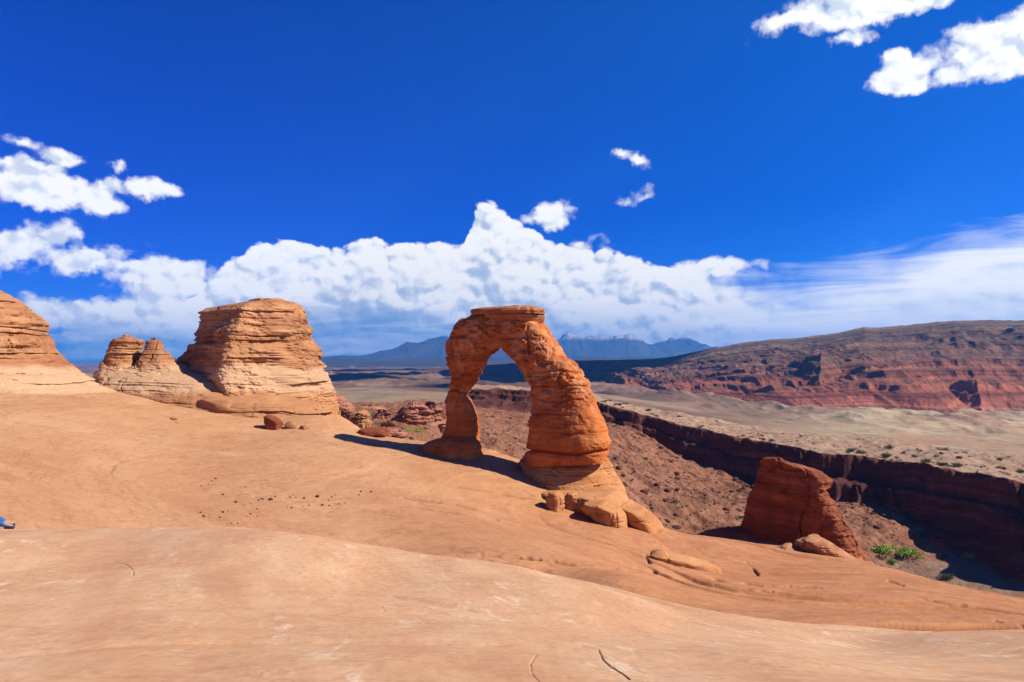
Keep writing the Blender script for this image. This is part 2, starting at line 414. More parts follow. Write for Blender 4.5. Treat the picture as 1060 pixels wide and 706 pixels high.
M['fin'] = sandstone('fin_sandstone', [(.3, (.19, .048, .022)), (.5, (.30, .085, .038)), (.7, (.42, .145, .07))],
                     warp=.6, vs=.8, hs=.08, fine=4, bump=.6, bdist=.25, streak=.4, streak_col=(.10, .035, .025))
M['boulder'] = sandstone('boulder_sandstone', [(.3, (.30, .12, .06)), (.5, (.42, .19, .09)), (.7, (.50, .26, .14))],
                         warp=.3, vs=1.5, hs=.4, fine=8, bump=.5, bdist=.1)
M['orange'] = sandstone('orange_sandstone', [(.3, (.42, .175, .065)), (.5, (.52, .24, .095)), (.7, (.56, .29, .125))],
                         warp=.5, vs=.8, hs=.15, fine=6, bump=.35, bdist=.1)
M['redrock'] = sandstone('red_outcrop_rock', [(.3, (.24, .09, .06)), (.5, (.36, .15, .095)), (.7, (.44, .22, .14))],
                         warp=.5, vs=.9, hs=.1, fine=3, bump=.6, bdist=.3)
M['pebble'] = sandstone('iron_dark_stone', [(.3, (.06, .025, .018)), (.7, (.12, .05, .03))], warp=.1, vs=3, hs=3, fine=20, bump=.3, bdist=.02)

def canyon_extra(n, P, x, y, z, col, h):
    flat = n.attr('flat'); tal = n.attr('talus')
    soil = n.ramp(n.noise(P, .12, 9, .68), [(.3, (.26, .15, .095)), (.5, (.40, .245, .15)), (.7, (.50, .33, .215))])
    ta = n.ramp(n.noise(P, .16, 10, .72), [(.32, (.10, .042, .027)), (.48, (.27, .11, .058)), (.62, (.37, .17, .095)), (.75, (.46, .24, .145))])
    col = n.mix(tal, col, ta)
    col = n.mix(n.m('MULTIPLY', flat, n.ss(z, -68, -58, .55, 1.0)), col, soil)
    veg = n.m('MULTIPLY', n.ss(n.noise(P, .35, 8, .7), .55, .63), n.m('MAXIMUM', n.m('MULTIPLY', flat, .75), n.m('MULTIPLY', tal, .45)))
    col = n.mix(veg, col, (.10, .105, .045))
    h = n.m('ADD', h, n.m('MULTIPLY', n.noise(P, .5, 10, .7), 1.3))
    return col, h
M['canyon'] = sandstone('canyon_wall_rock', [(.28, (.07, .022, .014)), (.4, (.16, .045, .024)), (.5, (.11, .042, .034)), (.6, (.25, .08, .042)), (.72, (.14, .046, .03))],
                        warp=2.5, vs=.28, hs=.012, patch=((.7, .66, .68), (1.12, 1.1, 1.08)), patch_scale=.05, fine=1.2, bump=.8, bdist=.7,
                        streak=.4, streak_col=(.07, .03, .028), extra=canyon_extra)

def make_valley():
    m, n, b = mat_base('badlands_soil')
    P = n.add('ShaderNodeNewGeometry').outputs['Position']; x, y, z = n.sep(P)[:3]
    base = n.ramp(n.noise(P, .0035, 9, .62, .5), [(.32, (.34, .155, .085)), (.42, (.40, .23, .125)), (.5, (.38, .265, .15)), (.58, (.45, .335, .19)), (.68, (.52, .405, .245))])
    hu = n.attr('hump')
    hum = n.ramp(n.noise(n.comb(n.m('MULTIPLY', x, .01), n.m('MULTIPLY', y, .01), n.m('MULTIPLY', z, .07)), 1., 8, .6),
                 [(.3, (.34, .14, .08)), (.45, (.38, .23, .14)), (.55, (.45, .335, .19)), (.7, (.52, .43, .29))])
    col = n.mix(hu, base, hum)
    rr = n.attr('reddish')
    red = n.ramp(n.noise(P, .004, 10, .68), [(.36, (.09, .05, .034)), (.46, (.16, .085, .055)), (.55, (.25, .14, .085)), (.68, (.38, .25, .155))])
    col = n.mix(rr, col, red)
    vg = n.m('MULTIPLY', n.ss(n.noise(P, .02, 9, .78), .52, .60), .6)
    col = n.mix(vg, col, (.13, .14, .075))
    bp = n.add('ShaderNodeBump'); bp.inputs['Strength'].default_value = .8; bp.inputs['Distance'].default_value = 6
    n.put(bp.inputs['Height'], n.noise(P, .02, 10, .65)); n.l.new(bp.outputs[0], b.inputs['Normal'])
    n.put(b.inputs['Base Color'], n.mix(1.0, col, (ALB, ALB, ALB), 'MULTIPLY')); return m
M['valley'] = make_valley()

def make_mesa():
    m, n, b = mat_base('mesa_strata')
    P = n.add('ShaderNodeNewGeometry').outputs['Position']; x, y, z = n.sep(P)[:3]
    s = n.attr('strata')
    sw = n.m('ADD', s, n.m('MULTIPLY', n.m('SUBTRACT', n.noise(P, .004, 5, .55), .5), .05))
    col = n.ramp(sw, [(0, (.38, .27, .18)), (.07, (.34, .19, .12)), (.13, (.36, .12, .065)), (.22, (.30, .085, .05)), (.30, (.38, .13, .07)), (.37, (.24, .07, .042)),
                      (.43, (.34, .12, .07)), (.50, (.21, .08, .055)), (.56, (.31, .14, .09)), (.62, (.18, .085, .06)), (.70, (.28, .14, .095)), (.76, (.17, .085, .06)),
                      (.83, (.26, .15, .10)), (.9, (.17, .10, .07)), (1, (.21, .13, .085))])
    fine = n.noise(n.comb(n.m('MULTIPLY', x, .0012), n.m('MULTIPLY', y, .0012), n.m('MULTIPLY', sw, 26)), 1., 7, .62)
    col = n.mix(1., col, n.mix(n.ss(fine, .3, .7), (.42, .40, .44), (1.45, 1.38, 1.3)), 'MULTIPLY')
    pn = n.noise(P, .012, 9, .7)
    col = n.mix(1., col, n.mix(n.ss(pn, .3, .7), (.78, .76, .76), (1.2, 1.2, 1.2)), 'MULTIPLY')
    vg = n.m('MULTIPLY', n.ss(n.noise(P, .05, 8, .75), .49, .59), n.ss(sw, .10, .62, .15, .85))
    col = n.mix(vg, col, (.095, .095, .052))
    bp = n.add('ShaderNodeBump'); bp.inputs['Strength'].default_value = .9; bp.inputs['Distance'].default_value = 9
    n.put(bp.inputs['Height'], n.m('ADD', n.m('MULTIPLY', fine, 1.2), n.noise(P, .03, 10, .7))); n.l.new(bp.outputs[0], b.inputs['Normal'])
    n.put(b.inputs['Base Color'], n.mix(1.0, col, (ALB, ALB, ALB), 'MULTIPLY')); return m
M['mesa'] = make_mesa()

def make_mount():
    m, n, b = mat_base('mountain_rock_and_snow')
    P = n.add('ShaderNodeNewGeometry').outputs['Position']
    hh = n.attr('height')
    sn = n.m('ADD', hh, n.m('MULTIPLY', n.m('SUBTRACT', n.noise(P, .0022, 9, .7), .5), .55))
    rock = n.ramp(n.noise(P, .0008, 8, .6), [(.35, (.022, .04, .03)), (.6, (.07, .07, .055))])
    col = n.mix(n.m('MULTIPLY', n.ss(sn, 1.02, 1.25), .55), rock, (.75, .75, .78))
    n.put(b.inputs['Base Color'], n.mix(1.0, col, (ALB, ALB, ALB), 'MULTIPLY')); return m
M['mount'] = make_mount()

def leaf_mat(name, c1, c2):
    m, n, b = mat_base(name)
    P = n.add('ShaderNodeNewGeometry').outputs['Position']
    n.put(b.inputs['Base Color'], n.mix(1.0, n.mix(n.ss(n.noise(P, 1.3, 4, .6), .35, .65), c1, c2), (ALB, ALB, ALB), 'MULTIPLY'))
    b.inputs['Roughness'].default_value = .7; return m
M['juniper'] = leaf_mat('juniper_leaves', (.035, .06, .02), (.10, .13, .05))
M['bright'] = leaf_mat('spring_leaves', (.18, .34, .03), (.36, .54, .07))
M['sage'] = leaf_mat('sagebrush_leaves', (.12, .13, .06), (.26, .25, .13))
M['bark'] = leaf_mat('shrub_bark', (.10, .06, .04), (.18, .12, .08))

def plain(name, c, rough=.8):
    m, n, b = mat_base(name)
    P = n.add('ShaderNodeTexCoord').outputs['Object']
    k = n.ss(n.noise(P, 9, 5, .6), .3, .7)
    n.put(b.inputs['Base Color'], n.mix(1.0, n.mix(k, tuple(v * .8 for v in c), tuple(min(1, v * 1.15) for v in c)), (ALB, ALB, ALB), 'MULTIPLY'))
    b.inputs['Roughness'].default_value = rough; return m
M['skin'] = plain('skin', (.50, .30, .22), .6)
M['denim'] = plain('blue_cloth', (.03, .12, .36))
M['shoe'] = plain('dark_shoe', (.05, .045, .09))
M['shirt'] = plain('grey_shirt', (.35, .35, .36))
M['hair'] = plain('brown_hair', (.06, .035, .02))

# ------------------------------------------------------------------ slickrock (near ground)
def C3(px, py, d): return tuple(W(px, py, d))
def B3(px, d, z):
    x = (px - 530) / F * d; return (x, d, z)

RIM = [(-260, 380, 135), (0, 395, 130), (150, 398, 130), (300, 408, 126), (352, 430, 113), (375, 446, 108), (405, 452, 104), (440, 458, 99), (500, 465.5, 94), (545, 479, 92.5),
       (600, 492, 93), (655, 527, 89.5), (690, 547, 86), (740, 557, 82)]
RIMC = [(800, 574, 78), (860, 584, 74), (902, 588, 70), (960, 601, 65), (1060, 622, 58), (1200, 655, 48), (1400, 690, 40)]
# foreground slab crest
CREST = [(-300, 548, 14), (0, 548, 14), (120, 546, 14), (200, 546, 14), (260, 550, 14), (330, 558, 13.6), (430, 574, 13.2), (530, 594, 12.6), (640, 620, 11.6), (760, 645, 10.6), (900, 658, 10), (1060, 675, 9.2), (1300, 700, 8)]
ctl = [C3(*p) for p in RIM + RIMC + CREST]
near_pts = [(0, 706, 4), (265, 706, 3.95), (530, 706, 3.9), (800, 706, 4), (1060, 706, 4), (-300, 706, 4), (1350, 720, 3.9),
            (0, 640, 6), (265, 640, 6.1), (530, 650, 5.8), (800, 672, 5.6), (1060, 690, 5.4),
            (0, 590, 8.6), (265, 595, 8.4), (530, 618, 8.2), (130, 560, 11.5), (400, 588, 10), (700, 645, 8), (900, 668, 7.5)]
ctl += [C3(*p) for p in near_pts]
for px in (-400, 0, 530, 1060, 1500): ctl += [B3(px, 1.2, .02), B3(px, .4, .05)]
# hidden hollow behind the crest
for px, d, z in ((-300, 20, -3.4), (0, 20, -3.2), (130, 20, -3.7), (260, 20, -4.4), (400, 20, -5.3), (530, 19, -5.9), (660, 17, -5.9), (800, 15, -5.0), (960, 13.5, -4.6), (1150, 12, -4.3),
                 (0, 27, -4.7), (130, 30, -6.0), (300, 34, -8.0), (450, 36, -9.6), (600, 32, -9.6)): ctl.append(B3(px, d, z))
bowl = [(0, 540, 30), (-150, 500, 34), (100, 541, 38), (200, 541, 45), (300, 545, 49), (400, 550, 50), (500, 568, 45), (560, 585, 42), (640, 606, 36),
        (0, 500, 42), (100, 500, 54), (200, 510, 60), (300, 510, 63), (400, 515, 65), (480, 530, 64), (560, 552, 62), (640, 572, 58),
        (0, 455, 62), (100, 450, 76), (200, 455, 84), (300, 460, 86), (400, 475, 84), (460, 490, 82), (520, 510, 80), (580, 530, 78), (640, 546, 76),
        (0, 418, 82), (0, 408, 88), (100, 411, 96), (180, 420, 102), (250, 426, 104), (330, 432, 104), (280, 442, 98), (-150, 400, 90),
        (460, 474, 90), (540, 490, 87), (600, 510, 86.5), (640, 528, 85),
        (700, 570, 72), (760, 585, 68), (700, 600, 50), (760, 625, 38), (850, 600, 62), (850, 640, 31), (950, 625, 48), (950, 650, 25), (1040, 640, 38), (1060, 662, 20), (900, 655, 20)]
ctl += [C3(*p) for p in bowl]
# shoulder bench behind the rim under the fin
ctl += [C3(735, 550, 106), C3(800, 560, 100), C3(860, 574, 92), C3(705, 552, 93), C3(770, 554, 108), C3(850, 566, 102), B3(900, 84, -20.6), B3(905, 100, -24)]
ctl += [B3(px, 150, -6) for px in (-260, 0, 150, 300)]
slick_tps = TPS(ctl, 2e-3)
rimb = np.array([(p[0] - 530) / F for p in RIM + [(770, 0, 0), (860, 0, 0), (885, 0, 0), (903, 0, 0), (960, 0, 0), (1060, 0, 0), (1200, 0, 0), (1400, 0, 0)]])
rimd = np.array([p[2] for p in RIM] + [119, 112, 98, 74, 65, 58, 48, 40], float)
rimd[-9] = 89; rimd[len(RIM) - 1] = 88; rimd[len(RIM)] = 104; rimd[len(RIM) + 1] = 110
crb = np.array([(p[0] - 530) / F for p in CREST]); crd = np.array([p[2] for p in CREST], float)

def layer_table(seed, tmin, tmax, lo=-80, hi=60, groove=.5, gw=.05, step=.02):
    r = np.random.default_rng(seed); zs = np.arange(lo, hi, step); v = np.zeros_like(zs); z = lo; val = 0
    g = np.zeros_like(zs)
    while z < hi:
        t = r.uniform(tmin, tmax) * (1 if r.random() > .25 else .4); nv = r.uniform(-1, 1)
        msk = (zs >= z) & (zs < z + t)
        v[msk] = nv - .35 * np.abs((zs[msk] - z - t / 2) / (t / 2)) ** 3
        g += -groove * r.uniform(.2, 1) * np.exp(-((zs - z) / (gw * r.uniform(.6, 1.6))) ** 2)
        z += t
    k = np.ones(3) / 3; v = np.convolve(v, k, 'same')
    return zs, v + g
LT = layer_table(3, .35, 1.5); LT2 = layer_table(11, .5, 2.2, gw=.09); LT3 = layer_table(5, 2.5, 8, lo=-200, hi=60, gw=.5, step=.1)

CRACKS = [  # image polyline, half width px, depth m, dark, dmin, dmax
    ([(619, 672), (624, 683), (632, 690), (645, 698), (651, 703)], 1.3, .035, 1, 2, 9),
    ([(600, 668), (612, 671), (619, 673)], .5, .01, .5, 2, 9), ([(632, 690), (655, 693), (668, 697)], .5, .01, .4, 2, 9), ([(585, 700), (620, 703), (680, 706)], .5, .01, .4, 2, 9),
    ([(104, 584), (118, 582), (130, 584), (137, 589), (138, 597)], .9, .04, .7, 6, 13),
    ([(395, 627), (398, 633)], .7, .012, .6, 4, 12), ([(482, 631), (493, 634)], .5, .012, .6, 4, 12),
    ([(556, 678), (549, 688), (551, 698), (560, 708)], .7, .02, .5, 2, 9), 
    
    ([(470, 571), (500, 574), (540, 577), (575, 581), (600, 586)], 1.2, .35, .8, 30, 75),
    ([(479, 575), (520, 583), (550, 588)], .9, .2, .5, 30, 75),
    ([(668, 575), (672, 582), (690, 589), (715, 592), (742, 590)], 1.3, .4, .9, 40, 82),
    ([(773, 582), (779, 588), (784, 594)], 1.3, .4, 1, 40, 80),
    ([(600, 583), (660, 592), (720, 598), (790, 606), (850, 608)], 1.0, .3, .7, 25, 75),
    ([(640, 586), (700, 596), (760, 610), (800, 612)], .8, .2, .5, 25, 75),
    ([(920, 601), (935, 606)], 1.0, .25, .9, 30, 70), ([(950, 619), (985, 626), (1000, 627)], .8, .2, .7, 25, 70), ([(1030, 643), (1060, 648)], .8, .15, .7, 20, 60),
    ([(400, 512), (440, 518), (470, 521), (500, 530), (515, 538)], 1.1, .22, .8, 50, 90),
    ([(455, 500), (500, 508), (540, 515), (575, 519)], 1.0, .22, .8, 60, 90),
    ([(410, 523), (450, 528), (490, 534)], .7, .14, .5, 50, 88),
    ([(505, 487), (530, 500), (556, 516)], .9, .2, .8, 70, 92), ([(540, 496), (550, 505), (562, 508)], .7, .15, .7, 70, 92),
    ([(558, 483), (590, 500), (560, 519)], .1, .0, 0, 70, 92),
    ([(150, 424), (176, 432), (182, 437)], .8, .2, .4, 70, 110),
    ([(0, 411), (45, 409), (120, 413)], .6, .3, .5, 70, 110),
]

def ground_z(x, y, detail=True):
    """returns z, attributes of the slickrock"""
    x = np.asarray(x, float); y = np.asarray(y, float)
    z0 = slick_tps(x, y)
    bear = np.where(y > .1, x / np.maximum(y, .1), np.sign(x) * 3)
    rd = np.interp(bear, rimb, rimd); cr = np.interp(bear, crb, crd)
    nearm = sstep(y + 0 * x, cr + .9, cr + .1) 
    nearm = np.where(y < 0, 1, nearm)
    far = sstep(y, cr + 3, cr + 14)
    z = z0.copy()
    # broad undulation
    z += (.02 + .22 * far) * fbm(x * .06, y * .06, oct=3, seed=2)
    z += .035 * fbm(x * .5, y * .9, oct=4, seed=9) * (1 - .2 * far)
    # cross-bedded ledges
    zq = z + .5 * fbm(x * .05, y * .05, oct=4, seed=21)
    led = np.interp(zq * 1.0, LT2[0], LT2[1])
    msk = far * (.25 + .75 * sstep(fbm(x * .04, y * .05, oct=3, seed=31) + .5 * sstep(bear, -.1, .3) - .35 * sstep(bear, -.05, -.3), -.05, .45))
    z += (.15 + .14 * sstep(bear, -.1, .15)) * led * msk
    nled = np.interp((z0 + .22 * fbm(x * .22, y * .30, oct=2, seed=41)) * 3.0, LT2[0], LT2[1])
    z += .026 * nled * (1 - far) * (.4 + .9 * sstep(fbm(x * .3, y * .3, oct=2, seed=91), -.2, .3))
    if detail:
        z += .004 * fbm(x * 3, y * 5, oct=3, seed=51, gain=.5) * (1 - far)
        z += .05 * fbm(x * 1.2, y * 1.6, oct=4, seed=61) * far
    # past the rim: falls away
    s = y - rd + 1.0 * fbm(x * .15, y * .15, oct=3, seed=71)
    drop = np.where(s > 0, np.where(s < 6, .10 * s * s, 3.6 + 1.4 * (s - 6)), 0)
    z = z - drop
    dark = np.zeros_like(z)
    if detail:
        qx, qy = project(x, y, z)
        wob = 1.2 * fbm(qx * .15, qy * .15, oct=3, seed=81)
        for line, hw, dep, dk, d0, d1 in CRACKS:
            if dep == 0: continue
            m = (y > d0) & (y < d1)
            if not m.any(): continue
            dd = pl_dist(qx[m] + wob[m], qy[m] + wob[m] * .7, line)
            hw2 = max(hw * (1 if d0 > 12 else .35), .9 if d0 > 12 else .36); k = np.exp(-(dd / hw2) ** 2) * (sstep(fbm(qx[m] * .05, qy[m] * .05, oct=2, seed=83), -.25, .25) if d0 > 12 else 1)
            dep = dep * (.55 if d0 > 12 else .5)
            z[m] -= dep * k; dark[m] = np.maximum(dark[m], k * dk * .7)
    orange = far * sstep(bear, -.25, .25) * .9 + far * .12
    return z, dict(near=nearm, orange=np.clip(orange, 0, 1), dark=dark, far=far)

def gz(x, y): return float(ground_z(np.array([[x]]), np.array([[y]]), False)[0][0, 0])

azf = np.linspace(-R(38), R(38), 1150)
azs = np.concatenate([np.linspace(-R(180), -R(39), 60), azf, np.linspace(R(39), R(180), 60)])
rr = np.concatenate([np.exp(np.linspace(math.log(.3), math.log(3.2), 14))[:-1], np.exp(np.linspace(math.log(3.2), math.log(17), 520))[:-1],
                     np.exp(np.linspace(math.log(17), math.log(28), 40))[:-1], np.exp(np.linspace(math.log(28), math.log(150), 620)), [158, 170]])
AZ, RR = np.meshgrid(azs, rr)
X = RR * np.sin(AZ); Y = RR * np.cos(AZ)
Zs, at = ground_z(X, Y)
o = grid_obj('slickrock', X, Y, Zs, M['slick'], attrs={k: v for k, v in at.items() if k != 'far'})
tag(o, 'smooth tan and orange slickrock bowl sloping from the viewpoint to the rim', kind='structure')

# ------------------------------------------------------------------ canyon behind the rim
WL = [(-300, 430, 700), (200, 425, 640), (330, 415, 600), (400, 410, 560), (440, 407, 540), (490, 403, 520), (520, 402, 515), (560, 406, 505), (614, 414, 490), (650, 424, 470), (700, 437, 440), (760, 452, 410),
      (800, 459, 390), (850, 467.5, 365), (950, 482, 330), (1060, 500, 300), (1250, 530, 260), (1500, 560, 230)]
wlb = np.array([(p[0] - 530) / F for p in WL]); wld = np.array([p[2] for p in WL], float)
wlz = np.array([W(p[0], p[1], p[2])[2] for p in WL])
wlh = np.interp(wlb, [(330 - 530) / F, (440 - 530) / F, (500 - 530) / F, (560 - 530) / F, (650 - 530) / F, (760 - 530) / F, (900 - 530) / F, (1060 - 530) / F], [0, 0, 12, 16, 24, 38, 43, 47])
fl = [C3(*p) for p in [(960, 601, 286), (1060, 627, 262), (930, 590, 298), (1200, 650, 230), (900, 590, 275), (885, 522, 345), (890, 560, 310), (870, 508, 358), (925, 545, 318),
      (690, 545, 235), (690, 505, 310), (700, 482, 400), (760, 517, 366), (760, 545, 245), (640, 530, 190), (640, 490, 260), (640, 447, 420), (560, 478, 210), (520, 478, 190), (520, 450, 300), (520, 427, 440),
      (450, 445, 175), (400, 443, 160), (400, 432, 240), (430, 423, 330), (440, 417, 430), (360, 427, 260), (300, 430, 260), (100, 435, 260), (0, 435, 260), (-300, 445, 260), (1500, 720, 200),
      (820, 535, 320), (820, 560, 250), (360, 422, 420), (200, 430, 450)]]
fl += [B3(900, 150, -72), B3(1060, 130, -76), B3(760, 140, -56), B3(640, 130, -44), B3(520, 130, -30), B3(400, 125, -20), B3(200, 150, -18), B3(1060, 190, -79), B3(960, 200, -77),
       B3(1400, 120, -72), B3(640, 700, -60), B3(1060, 500, -95), B3(400, 600, -42), B3(0, 700, -60), B3(900, 220, -76)]
floor_tps = TPS(fl, 5e-3)

def canyon_z(x, y):
    x = np.asarray(x, np.float32); y = np.asarray(y, np.float32)
    b = x / np.maximum(y, 1)
    wd = np.interp(b, wlb, wld); wt = np.interp(b, wlb, wlz); wh = np.interp(b, wlb, wlh)
    along = b * 420
    s = (y - wd) * .80 + 9 * fbm(along * .012, along * 0 + 3, oct=2, seed=5) + 9 * fbm(x * .03, y * .03, oct=4, seed=6) + 2.2 * fbm(x * .2, y * .2, oct=3, seed=7)
    top = wt + 2.4 * fbm(x * .03, y * .03, oct=4, seed=8) + 1.1 * fbm(x * .15, y * .15, oct=3, seed=10)
    top = top - sstep(s, 3, 30) * 1.0 - np.maximum(s - 75 - 10 * fbm(x * .02, y * .02, oct=2, seed=4), 0) * .42
    t = np.maximum(-s, 0)
    prof = np.interp(t, [0, 1.0, 2.2, 5, 6.5, 9, 14, 16, 20, 26, 40, 100], [0, .04, .24, .27, .50, .56, .72, .82, .90, 1.02, 1.3, 2.6])
    cliff = top - prof * wh - sstep(b, -.075, -.11) * 40
    fz = floor_tps(x, y)
    rough = 1.4 * fbm(x * .06, y * .06, oct=5, seed=12, gain=.58) + .8 * fbm(x * .22, y * .22, oct=4, seed=13, gain=.6)
    rm = sstep(b, .55, .45) * .9 + .3
    # benches in the lit slickrock slope seen through the arch
    bm = sstep(b, .10, .0) * sstep(y, 150, 200)
    fz2 = fz + rough * rm + bm * 1.6 * np.interp((fz + .5 * rough + .03 * x) * 1.3, LT2[0], LT2[1]) * .5
    gul = sstep(b, .10, .14) * sstep(b, .40, .33)
    fz2 = fz2 + gul * 3.6 * fbm(x * .05 + y * .02, y * .012, oct=4, seed=15, ridged=True)
    cliff = cliff + sstep(t, 1, 8) * 2.2 * fbm(x * .09, y * .09, top * 0 + 3, oct=4, seed=23)
    z = np.maximum(cliff, fz2)
    k = sstep(cliff - fz2, -1.5, 1.5)
    flat = np.maximum(sstep(s, 0, 2.5), (1 - k) * sstep(b, .44, .50) * sstep(z * -1, 74, 77) )
    talus = (1 - k) * (1 - flat) + k * sstep(t, 18, 28) * .8 * (s < 0)
    return z, dict(flat=flat, talus=talus)
def cz(x, y): return float(canyon_z(np.array([[x]]), np.array([[y]]))[0][0, 0])

azc = np.concatenate([np.linspace(-R(70), -R(37), 30), np.linspace(-R(36.5), R(36.5), 1050), np.linspace(R(37), R(60), 30)])
t_ = np.concatenate([np.linspace(0, .72, 250)[:-1], np.linspace(.72, 1.08, 380)[:-1], np.linspace(1.08, 1.6, 150)])
AZ, TT = np.meshgrid(azc, t_)
bb = np.tan(AZ); wd = np.interp(bb, wlb, wld)
r0 = np.interp(bb, rimb, rimd) * .86
Y = r0 + (wd - r0) * TT; Y = np.where(TT > 1.08, wd * 1.0 + (wd - r0) * .08 + (TT - 1.08) * 500, Y); X = Y * bb
Zc, at = canyon_z(X, Y)
near_sink = sstep(Y, r0 * 1.5, r0 * 1.05)
Zc = Zc - near_sink * 30
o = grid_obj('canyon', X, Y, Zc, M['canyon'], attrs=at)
tag(o, 'deep red rock canyon with a dark shaded cliff beyond the slickrock rim', kind='structure')

# ------------------------------------------------------------------ valley floor, mesa, mountains
vp = [C3(*p) for p in [(1060, 472, 800), (1060, 450, 1250), (1060, 436, 1650), (900, 462, 800), (900, 440, 1250), (900, 428, 1700), (800, 452, 800), (800, 436, 1250), (800, 424, 1800), (700, 432, 800),
      (700, 422, 1300), (700, 410, 2200), (620, 418, 800), (620, 408, 1500), (620, 401, 2700), (540, 412, 900), (540, 405, 1700), (540, 399, 3200), (430, 413, 750), (430, 406, 1300), (430, 400, 2300), (430, 392, 3600), (430, 386, 6000),
      (350, 414, 750), (350, 405, 1300), (350, 396, 2600), (350, 389, 5000), (1300, 475, 900), (1300, 440, 1700)]]
vp += [B3(px, 9000, -110) for px in (-200, 200, 530, 900, 1300)] + [B3(px, 20000, -130) for px in (-200, 200, 530, 900, 1300)] + [B3(px, 350, -115) for px in (-200, 200, 530, 900, 1300)] + [B3(-300, 1500, -80), B3(0, 3000, -90), B3(0, 900, -80), B3(700, 350, -120), B3(400, 350, -100)]
val_tps = TPS(vp, 5e-3)
ML = [(-300, 5200), (200, 4800), (350, 4600), (460, 4200), (500, 3900), (560, 3400), (620, 2500), (700, 1980), (740, 1850), (800, 1720), (900, 1620), (1060, 1560), (1300, 1500)]
mlb = np.array([(p[0] - 530) / F for p in ML]); mld = np.array([p[1] for p in ML], float)
SK = [(-300, 386), (200, 386), (330, 386), (400, 383.5), (440, 384), (465, 380), (500, 377), (560, 375), (600, 373.5), (640, 373), (680, 371.5), (700, 369), (715, 366), (735, 361), (760, 356.5), (800, 352), (820, 350.5), (850, 347), (868, 344.5), (882, 341.5), (895, 338.5), (910, 339.5), (950, 336), (990, 332.5), (1060, 330.5), (1150, 328), (1300, 325)]
skb = np.array([(p[0] - 530) / F for p in SK]); skp = np.array([p[1] for p in SK], float)
_bt = np.linspace(-1.2, 1.3, 1000); _k = np.exp(-np.linspace(-2.5, 2.5, 101) ** 2); _k /= _k.sum()
def _smooth(b_, v_): q = np.interp(_bt, b_, v_); return np.convolve(np.pad(q, 50, mode='edge'), _k, 'valid')
_md = _smooth(mlb, mld); mlb, mld = _bt, _md
_sp = np.exp(-np.linspace(-2.5, 2.5, 9) ** 2)
MD = 1250.0
def valley_z(x, y):
    x = np.asarray(x, np.float32); y = np.asarray(y, np.float32); b = x / np.maximum(y, 1)
    z = val_tps(x, y); md = np.interp(b, mlb, mld); q = (y - md) / 1000
    hm = sstep(q, -.75, -.25) * sstep(y, 800, 1100)
    hn = np.maximum(fbm(x * .007, y * .004, oct=5, seed=3, ridged=True), -.3)
    left = sstep(b, .16, .02)
    z = z + hm * (1 - left) * (10 + 20 * hn) + left * sstep(y, 900, 2500) * (34 * fbm(x * .0022, y * .0015, oct=5, seed=14, ridged=True)) + 3 * fbm(x * .01, y * .01, oct=4, seed=17)
    red = np.clip(left * (.35 + .65 * sstep(y, 1000, 1500)) + sstep(b, .46, .24) * .9 * (1 - left), 0, 1)
    return z, dict(hump=hm * (1 - left), reddish=red)
azv = np.concatenate([np.linspace(-R(180), -R(37), 60), np.linspace(-R(36), R(36), 760), np.linspace(R(37), R(180), 60)])
rv = np.concatenate([[60, 200, 400], np.exp(np.linspace(math.log(500), math.log(7000), 420))[:-1], np.exp(np.linspace(math.log(7000), math.log(28500), 60))])
AZ, RV = np.meshgrid(azv, rv); X = RV * np.sin(AZ); Y = RV * np.cos(AZ)
Zv, at = valley_z(X, Y)
back = (Y < RV * .3); Zv = np.where(back, -125, Zv); Zv = np.where(RV < 450, np.minimum(Zv, -120), Zv)
o = grid_obj('valley_floor', X, Y, Zv, M['valley'], attrs=at)
tag(o, 'pale grey green badlands valley floor below the red mesa', kind='structure')

